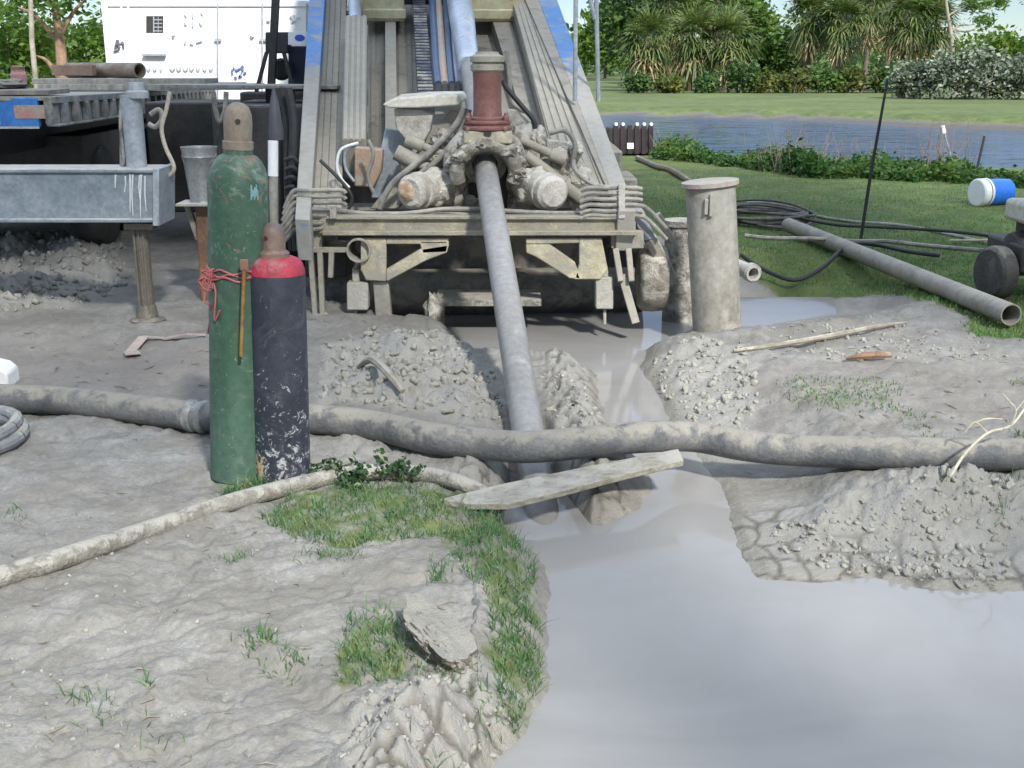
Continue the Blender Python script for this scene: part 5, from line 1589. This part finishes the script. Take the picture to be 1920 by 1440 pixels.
import bmesh
bm = bmesh.new()
bmesh.ops.create_cube(bm, size=1.5)
bmesh.ops.bevel(bm, geom=bm.edges[:], offset=0.22, segments=1, affect='EDGES')
bmesh.ops.triangulate(bm, faces=bm.faces[:])
bm.verts.ensure_lookup_table()
ICO_V = np.array([v.co for v in bm.verts])
ICO_F = np.array([[v.index for v in f.verts] for f in bm.faces])
bm.free()
cv, cf = [], []
nb = 0
for poly, n, s0_, s1_ in (([(600, 645), (700, 622), (850, 634), (880, 670), (930, 702), (942, 795), (820, 790), (700, 775), (600, 760)], 640, 0.005, 0.030),
                          ([(1210, 655), (1300, 628), (1400, 650), (1425, 730), (1400, 795), (1300, 795), (1250, 740)], 420, 0.005, 0.026),
                          ([(1010, 700), (1105, 708), (1128, 790), (1165, 845), (1060, 850), (1025, 770)], 120, 0.005, 0.020),
                          ([(-60, 462), (225, 452), (245, 540), (120, 580), (-60, 600)], 650, 0.010, 0.040),
                          ([(1420, 610), (1600, 590), (1880, 640), (1900, 680), (1500, 680)], 220, 0.006, 0.02),
                          ([(1440, 940), (1900, 908), (1900, 1050), (1720, 1035), (1470, 990)], 520, 0.004, 0.020),
                          ([(700, 1290), (960, 1270), (930, 1400), (640, 1440)], 160, 0.004, 0.014),
                          ([(0, 960), (480, 980), (620, 1150), (300, 1420), (0, 1420)], 130, 0.003, 0.010)):
    px, py = sample(poly, n)
    x, y = gz_np(px, py)
    z = gh(x, y)
    for i in range(len(x)):
        s = s0_ + (s1_ - s0_) * RNG.random() ** 2.5
        if z[i] < ZW + 0.01: continue
        q = RNG.normal(size=(3, 3))
        q, _ = np.linalg.qr(q)
        vv_ = ICO_V * (ICO_V * 0 + 1) * np.array([RNG.uniform(0.9, 1.6), RNG.uniform(0.7, 1.1), RNG.uniform(0.4, 0.8)]) * s + 0.20 * s * (RNG.random((len(ICO_V), 3)) - 0.5)
        cv.append(vv_ @ q + np.array([x[i], y[i], z[i] + s * 0.10]))
        cf.append(ICO_F + nb)
        nb += len(ICO_V)
me = np_mesh('mud_clods', np.concatenate(cv), np.concatenate(cf))
tag(link_mesh('mud_clods', me, mat('dry_mud_clods', (0.31, 0.30, 0.265), (0.22, 0.21, 0.18), 5, 0.9, 0, 0.6, mud=0.2, mudc=(0.36, 0.35, 0.315))), 'loose crumbled lumps of dried mud on the mounds', kind='stuff')

mb = MB()
for poly, n, s0_, s1_ in (([(0, 800), (380, 830), (480, 960), (900, 1060), (760, 1300), (560, 1440), (0, 1440)], 55, 0.010, 0.06), ([(60, 600), (390, 640), (390, 760), (0, 720)], 30, 0.03, 0.12), ([(1420, 600), (1900, 640), (1900, 830), (1460, 800)], 60, 0.02, 0.10)):
    px, py = sample(poly, n)
    x, y = gz_np(px, py)
    z = gh(x, y)
    for i in range(len(x)):
        if z[i] < ZW + 0.03: continue
        a_, l_ = RNG.uniform(0, 6.28), RNG.uniform(s0_, s1_)
        p0 = Vector((x[i], y[i], z[i] + 0.002)); d_ = Vector((math.cos(a_), math.sin(a_), RNG.normal() * 0.08)) * l_
        mb.tube([p0 - d_ * 0.5, p0 + Vector((RNG.normal() * 0.15 * l_, RNG.normal() * 0.15 * l_, 0.004)), p0 + d_ * 0.5], [0.0016, 0.0026 + l_ * 0.02, 0.0014], 5)
tag(mb.build('twig_litter', mat('dark_litter', (0.16, 0.145, 0.11), (0.23, 0.21, 0.165), 20, 0.9, 0, 0.1)), 'bits of dark twig and dead leaf scattered over the mud', kind='stuff')

# ------------------------------------------------------------------ grass
def blades(name, px, py, h0, h1, w0, m, lean=0.5, keep=None):
    x, y = gz_np(px, py)
    tr_ = terrain(x, y)
    z = tr_[0]
    ok = z > ZW + 0.012
    if keep is not None: ok &= keep(x, y, tr_)
    x, y, z = x[ok], y[ok], z[ok]
    n = len(x)
    h = RNG.uniform(h0, h1, n) * (0.6 + 0.4 * RNG.random(n))
    a = RNG.uniform(0, 2 * np.pi, n)
    ln = lean * RNG.random(n) * h
    dx, dy = np.cos(a) * ln, np.sin(a) * ln
    b = RNG.uniform(0, np.pi, n)
    wx, wy = np.cos(b) * w0, np.sin(b) * w0
    P = np.stack([np.stack([x - wx, y - wy, z - 0.005], 1), np.stack([x + wx, y + wy, z - 0.005], 1),
                  np.stack([x + wx * .8 + dx * .4, y + wy * .8 + dy * .4, z + h * .6], 1), np.stack([x - wx * .8 + dx * .4, y - wy * .8 + dy * .4, z + h * .6], 1),
                  np.stack([x + dx + wx * .15, y + dy + wy * .15, z + h], 1), np.stack([x + dx - wx * .15, y + dy - wy * .15, z + h], 1)], 1).reshape(-1, 3)
    k = np.arange(n)[:, None] * 6
    Fq = np.concatenate([k + np.array([[0, 1, 2, 3]]), k + np.array([[3, 2, 4, 5]])], 0)
    return link_mesh(name, np_mesh(name, P, Fq), m)


m_grass = leafmat('grass_blades', (0.058, 0.135, 0.052), (0.100, 0.195, 0.078), (0.24, 0.26, 0.16), 9.0, 0.3, 0.6)
PG1 = [(490, 975), (520, 940), (640, 910), (790, 910), (950, 950), (1005, 1010), (1020, 1150), (1018, 1280), (985, 1325), (935, 1270), (910, 1130), (855, 1058), (820, 1012), (700, 1018), (560, 1022)]
PG2 = [(645, 1165), (720, 1148), (768, 1168), (772, 1240), (680, 1288), (625, 1280)]
PG3 = [(405, 935), (470, 910), (540, 905), (490, 938)]
ps = [sample(PG1, 4600), sample(PG2, 420), sample(PG3, 420)]
for cx, cy, sx, sy, n in ((440, 1045, 20, 8, 60), (620, 1045, 30, 8, 110), (500, 1205, 28, 10, 110), (280, 1275, 8, 6, 30), (870, 1420, 40, 14, 150), (545, 1240, 40, 14, 70), (820, 1085, 12, 10, 70),
                          (860, 1260, 30, 14, 80), (190, 1330, 40, 16, 30), (150, 1300, 26, 8, 30), (310, 1380, 40, 16, 24), (1900, 940, 22, 14, 140), (30, 970, 16, 8, 30), (740, 1255, 50, 30, 150), (960, 1330, 30, 40, 160)):
    ps.append((RNG.normal(cx, sx, n), RNG.normal(cy, sy, n)))
gpx_, gpy_ = np.concatenate([p[0] for p in ps]), np.concatenate([p[1] for p in ps])
nk = lambda x, y, t: (fbm(x, y, 9.0, 3, 61) > -0.25 - 0.5 * RNG.random(len(x)))
g = blades('grass', gpx_, gpy_, 0.010, 0.066, 0.0019, m_grass, 1.8, nk)
tag(g, 'green grass tufts on the muddy bank by the pool', kind='stuff')
px, py = RNG.uniform(1180, 2100, 52000), RNG.uniform(318, 660, 52000)
g = blades('lawn_grass', px, py, 0.012, 0.036, 0.0045, leafmat('lawn_blades', (0.095, 0.19, 0.065), (0.15, 0.27, 0.095), (0.24, 0.29, 0.14), 0.8, 0.3, 0.65), 1.0, lambda x, y, t: (t[6] > 0.35 + 0.4 * RNG.random(len(x))))
tag(g, 'short mown lawn grass right of the rig', kind='stuff')
px, py = RNG.uniform(1400, 2050, 9000), RNG.uniform(600, 870, 9000)
g = blades('sparse_grass', px, py, 0.008, 0.030, 0.003, m_grass, 1.3, lambda x, y, t: (t[2] > 0.10 + 0.25 * RNG.random(len(x))) & (t[6] < 0.5))
tag(g, 'thin patchy grass growing on the dry mud at the right', kind='stuff')


# ------------------------------------------------------------------ leaves
def leaves(cent, per, spread, size, rng, flat=0.35, aspect=0.55):
    """leaf sized quads in clumps about the given centres"""
    cent = np.asarray(cent)
    c = np.repeat(cent, per, 0) + rng.normal(size=(len(cent) * per, 3)) * spread
    n = len(c)
    s = size * rng.uniform(0.55, 1.25, (n, 1))
    d = rng.normal(size=(n, 3)); d[:, 2] *= 0.6
    d /= np.linalg.norm(d, axis=1, keepdims=True)
    u_ = rng.normal(size=(n, 3)); u_[:, 2] *= flat
    e = np.cross(d, np.cross(d, u_) + 0 * d)
    e = np.cross(d, rng.normal(size=(n, 3)))
    e /= np.linalg.norm(e, axis=1, keepdims=True) + 1e-9
    P = np.stack([c - d * s, c + e * s * aspect, c + d * s, c - e * s * aspect], 1).reshape(-1, 3)
    return P, np.arange(n)[:, None] * 4 + np.array([[0, 1, 2, 3]])


def crown_centers(rx, ry, rz, n, rng, lobes=6, low=-0.55):
    """clump centres spread through an uneven crown volume, more of them near the surface"""
    L_ = rng.normal(size=(lobes, 3)); L_ /= np.linalg.norm(L_, axis=1, keepdims=True)
    out = []
    while len(out) < n:
        v = rng.normal(size=3); v /= np.linalg.norm(v)
        if v[2] < low: continue
        k = 0.72 + 0.42 * np.max(np.clip(L_ @ v, 0, 1)) ** 4
        r = rng.random() ** 0.42 * k
        out.append((v[0] * rx * r, v[1] * ry * r, v[2] * rz * r))
    return np.array(out)


m_bark = mat('grey_brown_bark', (0.16, 0.135, 0.10), (0.09, 0.075, 0.055), 6, 0.9, 0, 0.5)
m_barkp = mat('pale_bark', (0.36, 0.33, 0.27), (0.22, 0.19, 0.15), 5, 0.85, 0, 0.4)
m_barko = mat('orange_brown_bark', (0.30, 0.19, 0.12), (0.20, 0.13, 0.085), 4, 0.85, 0, 0.4)
lf_dark = leafmat('dark_green_leaves', (0.038, 0.080, 0.026), (0.072, 0.130, 0.040), (0.125, 0.19, 0.06), 0.7, 0.3)
lf_mid = leafmat('mid_green_leaves', (0.048, 0.10, 0.024), (0.090, 0.165, 0.036), (0.16, 0.23, 0.06), 0.6, 0.35)
lf_light = leafmat('light_green_leaves', (0.06, 0.12, 0.022), (0.11, 0.19, 0.03), (0.19, 0.25, 0.05), 0.5, 0.4)
lf_silver = leafmat('silver_green_leaves', (0.10, 0.13, 0.095), (0.20, 0.235, 0.185), (0.34, 0.37, 0.31), 0.9, 0.2)
lf_olive = leafmat('olive_leaves', (0.05, 0.075, 0.02), (0.11, 0.13, 0.035), (0.20, 0.20, 0.06), 0.7, 0.35)
lf_palm = leafmat('palm_fronds', (0.055, 0.095, 0.034), (0.11, 0.155, 0.052), (0.21, 0.225, 0.09), 0.9, 0.25, 0.45)
lf_dead = leafmat('dead_palm_fronds', (0.20, 0.145, 0.075), (0.36, 0.28, 0.16), (0.48, 0.40, 0.25), 1.1, 0.2, 0.7)


def tree(name, px, pyb, Y, h, rx, rz, label, leafm, cat='tree', n=150, per=26, size=0.22, spread=0.38, trunk=0.16, bark=m_bark, seed=1, base=None, lean=0.0, limbs=5, low=-0.6):
    rng = np.random.default_rng(seed)
    p = at(px, pyb, Y)
    root = thing(name, (p[0], Y, base if base is not None else 0.0), label, cat)
    o = V(root.location)
    cz = h - rz
    mb = MB()
    top = o + Vector((lean, 0, max(cz + rz * 0.3, h * 0.5)))
    mb.tube([o - Vector((0, 0, 0.3)), o + Vector((0, 0, 0.25)), o + (top - o) * 0.5 + Vector((0.05 * h * 0.3, 0, 0)), top], [trunk * 1.5, trunk * 1.1, trunk * 0.8, trunk * 0.3], 10, smooth=4)
    for k in range(limbs):
        a = rng.uniform(0, 6.28)
        s = o + (top - o) * rng.uniform(0.3, 0.75)
        e = s + Vector((math.cos(a) * rx * 0.65, math.sin(a) * rx * 0.5, rz * rng.uniform(0.3, 0.8)))
        mb.tube([s, (s + e) / 2 + Vector((0, 0, rz * 0.12)), e], [trunk * 0.45, trunk * 0.3, trunk * 0.1], 7, smooth=3)
    mb.build('trunk', bark, root)
    cen = crown_centers(rx, rx * 0.85, rz, n, rng, low=low) + np.array([lean, 0, cz])
    P, Fq = leaves(cen, per, spread, size, rng)
    link_mesh('crown', np_mesh('crown', P, Fq), leafm, root)
    return root


def bush(name, px, pyb, Y, h, rx, label, leafm, n=60, per=26, size=0.16, spread=0.22, seed=1, cat='shrub', bark=m_bark):
    rng = np.random.default_rng(seed)
    p = at(px, pyb, Y)
    root = thing(name, (p[0], Y, 0.0), label, cat)
    mb = MB()
    for k in range(7):
        a = rng.uniform(0, 6.28)
        e = Vector((math.cos(a) * rx * rng.uniform(.2, .7), math.sin(a) * rx * 0.5, h * rng.uniform(.45, .8)))
        o = V(root.location) + Vector((rng.uniform(-.4, .4) * rx, rng.uniform(-.3, .3) * rx, 0))
        mb.tube([o - Vector((0, 0, .1)), o + e * 0.5 + Vector((0, 0, 0.1)), o + e], [0.06, 0.045, 0.02], 6, smooth=3)
    mb.build('stem', bark, root)
    cen = crown_centers(rx, rx * 0.8, h * 0.58, n, rng, 7, -0.75) + np.array([0, 0, h * 0.46])
    cen[:, 2] = np.maximum(cen[:, 2], 0.12)
    P, Fq = leaves(cen, per, spread, size, rng)
    link_mesh('foliage', np_mesh('foliage', P, Fq), leafm, root)
    return root


def fan(rng, o, az, el, L_, nseg, wid, droop):
    """one fan palm leaf: a stalk and a spread of blades"""
    d = np.array([math.cos(az) * math.cos(el), math.sin(az) * math.cos(el), math.sin(el)])
    s = np.cross(d, [0, 0, 1.0]); s /= np.linalg.norm(s) + 1e-9
    up = np.cross(s, d)
    hub = o + d * L_ * 0.45 + np.array([0, 0, -droop * 0.1 * L_])
    vs, fs = [], []
    w = 0.02
    vs += [o - s * w, o + s * w, hub + s * w, hub - s * w]
    fs.append((0, 1, 2, 3))
    for k in range(nseg):
        t = -1.9 + 3.8 * k / (nseg - 1) + rng.normal() * 0.05
        b = d * math.cos(t) + s * math.sin(t) + up * 0.12 * rng.normal()
        r = L_ * 0.62 * (0.75 + 0.25 * math.cos(t)) * rng.uniform(.85, 1.1)
        m_ = hub + b * r * 0.6 + np.array([0, 0, -0.08 * droop * r])
        e = hub + b * r + np.array([0, 0, -droop * 0.42 * r])
        q = np.cross(b, up); q /= np.linalg.norm(q) + 1e-9
        n0 = len(vs)
        vs += [hub - q * wid * .3, hub + q * wid * .3, m_ + q * wid, m_ - q * wid, e + q * wid * .15, e - q * wid * .15]
        fs += [(n0, n0 + 1, n0 + 2, n0 + 3), (n0 + 3, n0 + 2, n0 + 4, n0 + 5)]
    return vs, fs


def palm_proto(seed, h, ngreen, ndead, L_):
    rng = np.random.default_rng(seed)
    mb = MB()
    pts = [(0, 0, -0.3)] + [(0.06 * math.sin(k * 0.9 + seed), 0.05 * math.cos(k * 0.7), h * k / 6) for k in range(7)]
    mb.tube(pts, [0.24, 0.21, 0.18, 0.18, 0.19, 0.19, 0.2, 0.17], 10, smooth=3)
    for k in range(34):
        a, z = rng.uniform(0, 6.28), h * rng.uniform(0.45, 0.98)
        c = Vector((0.19 * math.cos(a), 0.19 * math.sin(a), z))
        mb.bar(c, c + Vector((math.cos(a) * 0.12, math.sin(a) * 0.12, 0.22)), 0.07, 0.03)
    V1, F1, V2, F2 = [], [], [], []
    for k in range(ngreen):
        el = math.radians(rng.uniform(-62, 80))
        o = np.array([0, 0, h - 0.1]) + rng.normal(size=3) * 0.06
        v, f = fan(rng, o, rng.uniform(0, 6.28), el, L_ * rng.uniform(.8, 1.15), 13, 0.045, 0.9 - 0.5 * math.sin(el))
        F1 += [tuple(i + len(V1) for i in q) for q in f]; V1 += v
    for k in range(ndead):
        el = math.radians(rng.uniform(-86, -40))
        o = np.array([0, 0, h - rng.uniform(0.1, 0.45) * h * 0.7]) + rng.normal(size=3) * 0.08
        v, f = fan(rng, o, rng.uniform(0, 6.28), el, L_ * rng.uniform(.7, 1.05), 9, 0.05, 0.9)
        F2 += [tuple(i + len(V2) for i in q) for q in f]; V2 += v
    return mb, (np.array(V1), np.array(F1)), (np.array(V2), np.array(F2))


protos = [palm_proto(3, 4.6, 64, 18, 1.95), palm_proto(8, 3.0, 60, 34, 1.95), palm_proto(14, 5.7, 70, 12, 2.0)]
pm = []
for k, (mb, g1, g2) in enumerate(protos):
    me1 = bpy.data.meshes.new('palm_trunk')
    me1.from_pydata([tuple(v) for v in mb.v], [], mb.f); me1.materials.append(m_bark)
    me2 = np_mesh('palm_crown', *g1); me2.materials.append(lf_palm)
    me3 = np_mesh('palm_skirt', *g2); me3.materials.append(lf_dead)
    pm.append((me1, me2, me3))
for i, (px, pyb, Y, kind, s, lab) in enumerate((
        (1212, 166, 74, 1, 1.05, 'squat palm with hanging tan fronds, leftmost of the palms across the pond'),
        (1292, 166, 75, 1, 1.15, 'squat palm with the widest skirt of pale dead fronds across the pond'),
        (1362, 166, 74, 1, 1.10, 'palm with bright straw fronds at the right end of the squat palm cluster'),
        (1252, 164, 80, 0, 1.15, 'taller palm rising behind the two leftmost squat palms'),
        (1338, 163, 82, 2, 1.0, 'tall palm rising behind the right end of the squat palm cluster'),
        (1512, 163, 78, 0, 1.05, 'palm with dark crown just right of the gap of sky across the pond'),
        (1572, 165, 76, 0, 0.95, 'palm with tan skirt second right of the gap of sky'),
        (1620, 165, 80, 2, 0.95, 'tall palm third right of the gap of sky'),
        (1690, 167, 72, 0, 0.98, 'palm with orange tan skirt behind the thin black rod top'),
        (1745, 168, 72, 0, 0.9, 'palm standing left of the thin pine, right end of the palm row'),
        (1660, 165, 84, 2, 1.05, 'tallest dark palm at the back of the right palm row'))):
    p = at(px, pyb, Y)
    root = thing('palm_tree', (p[0], Y, 0.0), lab, 'palm tree', 'palms across the pond')
    root.rotation_euler = (0, 0, i * 1.37)
    root.scale = (s, s, s)
    for nm, me in zip(('trunk', 'crown', 'dead_fronds'), pm[kind]):
        o = bpy.data.objects.new(nm, me)
        COL.objects.link(o)
        o.parent = root

tree('broadleaf_tree', 1135, 125, 125, 6.4, 3.4, 3.0, 'bright green round tree behind the ramp top at the far end of the lawn', lf_light, n=150, per=30, size=0.30, spread=0.5, seed=2)
tree('broadleaf_tree', 1190, 130, 110, 9.0, 4.0, 4.0, 'dark leafy tree behind the leftmost squat palm', lf_dark, n=170, per=28, size=0.30, spread=0.5, seed=3)
tree('broadleaf_tree', 1310, 150, 92, 9.5, 4.4, 4.2, 'tall light crowned tree behind the squat palm cluster', lf_mid, n=210, per=26, size=0.26, spread=0.5, seed=4)
tree('broadleaf_tree', 1405, 155, 84, 6.6, 2.1, 3.0, 'leafy tree sloping down to the gap of sky right of the squat palms', lf_mid, n=140, per=26, size=0.22, spread=0.4, seed=5)
tree('broadleaf_tree', 1450, 160, 86, 4.0, 2.4, 1.9, 'low dark tree filling the bottom of the gap of sky', lf_dark, n=120, per=26, size=0.22, spread=0.4, seed=6)
tree('broadleaf_tree', 1560, 150, 95, 9.0, 3.6, 4.0, 'dark tree behind the palms right of the gap of sky', lf_dark, n=95, per=26, size=0.26, spread=0.5, seed=7)
tree('broadleaf_tree', 1660, 150, 98, 9.5, 4.0, 4.4, 'broad dark tree at the back of the right palm row', lf_dark, n=110, per=26, size=0.26, spread=0.5, seed=8)
tree('broadleaf_tree', 1850, 120, 120, 4.2, 6.0, 2.2, 'wide bright green tree above the silvery hedge', lf_light, n=190, per=28, size=0.28, spread=0.5, seed=9)
tree('broadleaf_tree', 1990, 120, 115, 4.6, 5.0, 2.4, 'bright green tree at the far right end behind the silvery hedge', lf_light, n=120, per=28, size=0.28, spread=0.5, seed=19)
for i, (px, h, rx, lf, lab) in enumerate(((1195, 0.9, 0.9, lf_dark, 'dark bush under the leftmost squat palm'), (1255, 0.8, 0.9, lf_olive, 'olive bush between the two leftmost squat palms'), (1325, 0.9, 0.9, lf_dark, 'dark bush between the two right squat palms'), (1392, 1.7, 1.2, lf_dark, 'dark bush at the right foot of the squat palm cluster'), (1430, 1.0, 1.2, lf_olive, 'low olive bush at the foot of the squat palms'), (1490, 1.2, 1.3, lf_olive, 'low yellow green bush at the foot of the gap of sky'), (1545, 1.3, 1.2, lf_mid, 'low green bush under the first palms right of the gap'),
                                          (1600, 1.4, 1.3, lf_olive, 'low olive bush under the middle of the right palm row'), (1655, 1.4, 1.2, lf_dark, 'low dark bush left of the silvery hedge'))):
    bush('low_bush', px, 168, 70, h, rx, lab, lf, 46, 22, 0.14, 0.2, 30 + i)
for i, (px, Y, h, rx, lab) in enumerate(((1712, 60, 1.55, 1.25, 'silvery grey green shrub at the left end of the hedge'), (1772, 59, 2.1, 1.35, 'tall silvery shrub second from the left in the hedge'), (1835, 58.5, 2.25, 1.4, 'rounded silvery shrub in the middle of the hedge'),
                                         (1895, 58, 2.1, 1.35, 'silvery shrub at the right edge of the picture'), (1955, 57.5, 2.0, 1.4, 'silvery shrub cut by the right edge'))):
    bush('silver_shrub', px, 180, Y, h, rx, lab, lf_silver, 80, 26, 0.13, 0.2, 40 + i, bark=m_barkp)
# slender pine
p = at(1790, 150, 66)
pn = thing('pine_tree', (p[0], 66, 0), 'thin pine with bare trunk and sparse high tufts above the silvery hedge', 'pine')
o = V(pn.location)
mb = MB().tube([o - Vector((0, 0, .3)), V(at(1786, 90, 66)), V(at(1776, 20, 66)), V(at(1768, -60, 66)), V(at(1772, -160, 66))], [0.12, 0.10, 0.085, 0.07, 0.03], 10, smooth=4)
cl_ = []
for pts in (((1778, 30), (1800, 18), (1850, 15), (1880, 5)), ((1782, 60), (1800, 48), (1820, 47)), ((1775, 0), (1750, -14), (1720, -20)), ((1780, 50), (1810, 60), (1840, 48)), ((1772, -40), (1810, -60), (1870, -70)), ((1770, -80), (1730, -100), (1690, -90))):
    mb.tube([at(x, y, 66) for x, y in pts], [0.05] * (len(pts) - 1) + [0.02], 7, smooth=3)
mb.build('trunk', m_barkp, pn)
rng = np.random.default_rng(77)
for (x, y, sx, sy, n) in ((1850, 8, 30, 8, 20), (1880, 2, 18, 7, 10), (1848, 40, 14, 10, 14), (1815, 6, 20, 8, 10), (1735, -8, 30, 8, 14), (1690, -60, 30, 20, 14), (1860, -70, 40, 20, 22), (1770, -130, 30, 30, 24)):
    for _ in range(n):
        cl_.append(at(x + rng.normal() * sx * .6, y + rng.normal() * sy * .6, 66 + rng.normal() * 0.5) - np.array(o))
P, Fq = leaves(cl_, 16, 0.16, 0.16, rng, aspect=0.3)
link_mesh('crown', np_mesh('crown', P, Fq), lf_mid, pn)

# trees at the far left behind the trailer
tree('broadleaf_tree', 20, 130, 34, 3.6, 1.7, 1.6, 'yellow green leafy tree at the left edge above the flatbed', lf_light, n=74, per=30, size=0.11, spread=0.2, seed=51, bark=m_barkp, trunk=0.07)
tree('broadleaf_tree', 112, 130, 32, 5.0, 1.5, 1.5, 'tree with thick orange brown trunk left of the white container', lf_mid, n=43, per=24, size=0.11, spread=0.22, seed=52, bark=m_barko, trunk=0.17, limbs=3)
tree('broadleaf_tree', 160, 130, 38, 3.2, 1.5, 1.5, 'bushy bright tree touching the left side of the white container', lf_light, n=58, per=26, size=0.12, spread=0.22, seed=53, bark=m_barkp, trunk=0.06)
tree('broadleaf_tree', -60, 130, 40, 5.5, 2.6, 2.2, 'taller loose tree cut by the left edge', lf_mid, n=68, per=26, size=0.13, spread=0.28, seed=54, bark=m_bark, trunk=0.1)
tree('broadleaf_tree', 66, 130, 48, 2.6, 2.4, 1.4, 'low dark green thicket tree behind the orange brown trunk', lf_dark, n=110, per=26, size=0.14, spread=0.25, seed=55, trunk=0.06)
tag(MB().tube([at(66, 150, 20) - np.array([0, 0, 1.3]), at(60, 80, 20), at(56, -40, 20)], [0.045, 0.042, 0.035], 10).build('wooden_pole', m_barkp), 'slim pale bare pole standing among the trees at the left', 'pole')

# far woods closing the view
rng = np.random.default_rng(91)
cen = []
for k in range(900):
    px = rng.uniform(-700, 2700)
    Y = rng.uniform(135, 170)
    hmax = 3.6 + 1.6 * math.sin(px * 0.013) + 0.9 * math.sin(px * 0.041 + 1) + (1.5 if px < 600 else 0)
    cen.append((at(px, 120, Y)[0], Y, rng.uniform(0.2, max(hmax, 1.5))))
P, Fq = leaves(cen, 24, 0.9, 0.55, rng)
tag(link_mesh('far_woods', np_mesh('far_woods', P, Fq), lf_dark), 'far belt of dark woodland beyond the lawn', kind='stuff')

# weeds along the near pond edge
rng = np.random.default_rng(17)
WPOLY = [(1222, 300), (1240, 274), (1330, 295), (1400, 301), (1500, 312), (1600, 311), (1700, 313), (1800, 327), (2050, 346), (2050, 362), (1800, 348), (1650, 336), (1500, 332), (1400, 318), (1300, 306)]
px, py = sample(WPOLY, 620)
x, y = gz_np(px, py)
z = gh(x, y)
hw = np.full(len(x), 0.02)
for cx, w_, hh_ in ((1255, 35, 0.30), (1300, 30, 0.22), (1490, 55, 0.50), (1640, 60, 0.26), (1780, 40, 0.30), (1420, 30, 0.18)): hw += 0.62 * hh_ * np.exp(-((px - cx) / w_) ** 2)
hw *= rng.uniform(0.5, 1.1, len(x))
cen = np.concatenate([np.stack([x, y, z + hw * k], 1) for k in (0.3, 0.65, 1.0)])
P, Fq = leaves(cen, 9, 0.055, 0.05, rng)
wd_ = link_mesh('shore_weeds', np_mesh('shore_weeds', P, Fq), leafmat('weed_leaves', (0.022, 0.065, 0.018), (0.05, 0.115, 0.028), (0.10, 0.16, 0.04), 1.2, 0.35))
tag(wd_, 'rank green weeds along the near edge of the pond', kind='stuff')
mb = MB()
for cx, cy, n, sx, h0, h1 in ((1480, 318, 40, 40, .4, .8), (1570, 312, 26, 40, .3, .6), (1770, 322, 34, 30, .4, .85), (1255, 290, 14, 22, .3, .5), (1690, 316, 16, 30, .25, .5)):
    for _ in range(n):
        q = on(cx + rng.normal() * sx, cy + rng.normal() * 4)
        h_ = rng.uniform(h0, h1)
        e = V(q) + Vector((rng.normal() * 0.15, rng.normal() * 0.1, h_))
        mb.tube([V(q) - Vector((0, 0, .05)), (V(q) + e) / 2 + Vector((rng.normal() * .03, 0, 0)), e], [0.008, 0.006, 0.003], 5)
tag(mb.build('dry_weed_stalks', mat('purple_brown_stalks', (0.16, 0.13, 0.11), (0.22, 0.17, 0.16), 3, 0.8, 0, 0.1)), 'bare brownish weed stalks standing against the pond', kind='stuff')

# two broad leaved weeds behind the grass
for px, py, h, seed, lab in ((750, 905, 0.10, 5, 'larger dark leafy weed on the bank beside the crusted hose'), (668, 912, 0.075, 6, 'smaller dark leafy weed left of the larger weed'), (625, 893, 0.06, 9, 'small weed at the foot of the black cylinder')):
    rng = np.random.default_rng(seed)
    q = on(px, py)
    root = thing('leafy_weed', q, lab, 'weed')
    mb = MB()
    cen = []
    for k in range(11):
        a, r = rng.uniform(0, 6.28), rng.uniform(.02, .10)
        e = V(q) + Vector((math.cos(a) * r, math.sin(a) * r * .7, h * rng.uniform(.5, 1.1)))
        mb.tube([V(q), (V(q) + e) / 2 + Vector((0, 0, .01)), e], [0.003, 0.0025, 0.0015], 5)
        cen.append(np.array(e - V(q)))
    mb.build('stem', mat('green_stem', (0.06, 0.10, 0.03), (0.09, 0.12, 0.05), 9, 0.6, 0, 0), root)
    P, Fq = leaves(cen, 9, 0.018, 0.017, rng, aspect=0.6)
    link_mesh('leaves', np_mesh('leaves', P, Fq), leafmat('weed_leaf_dark%d' % seed, (0.02, 0.055, 0.022), (0.04, 0.085, 0.035), (0.08, 0.13, 0.06), 20, 0.2, 0.4), root)

# unseen trees added behind the viewer, placed and thinned to shade the drilling site
rng = np.random.default_rng(5)
cen = crown_centers(5.0, 4.0, 5.2, 58, rng, low=-0.9)
P, Fq = leaves(cen, 24, 0.55, 0.34, rng)
sh_me = np_mesh('crown', P, Fq)
sh_me.materials.append(lf_dark)
for i, (x, y, cz, s, lab) in enumerate(((-7.5, -8.0, 8.0, 1.0, 'unseen leafy tree added for shade, left behind the viewer'), (-1.0, -7.5, 8.4, 0.92, 'unseen large leafy tree added for shade behind the viewer'), (8.6, -7.6, 8.2, 0.86, 'unseen large leafy tree added for shade behind the viewer to the right'),
                                        (16.0, -7.2, 8.4, 1.0, 'unseen leafy tree added for shade right of the viewer'), (4.5, -6.5, 17.6, 1.0, 'unseen tall leafy tree added for shade behind the viewer'), (12.0, -6.5, 17.4, 1.05, 'unseen tall leafy tree added for shade at the far right behind the viewer'), (20, -6, 16.5, 1.15, 'unseen tall leafy tree added for shade well right of the viewer'))):
    root = thing('added_shade_tree', (x, y, 0), lab, 'tree', 'unseen trees added for shade behind the viewer')
    mb = MB().tube([(x, y, -.3), (x, y, 1), (x + .2, y, cz * .6), (x, y, cz + 2)], [0.4, 0.3, 0.22, 0.08], 10, smooth=3)
    mb.build('trunk', m_bark, root)
    o = bpy.data.objects.new('crown', sh_me)
    COL.objects.link(o)
    o.parent = root
    o.location = (0, 0, cz)
    o.rotation_euler = (0, 0, i * 1.1)
    o.scale = (s, s, s)
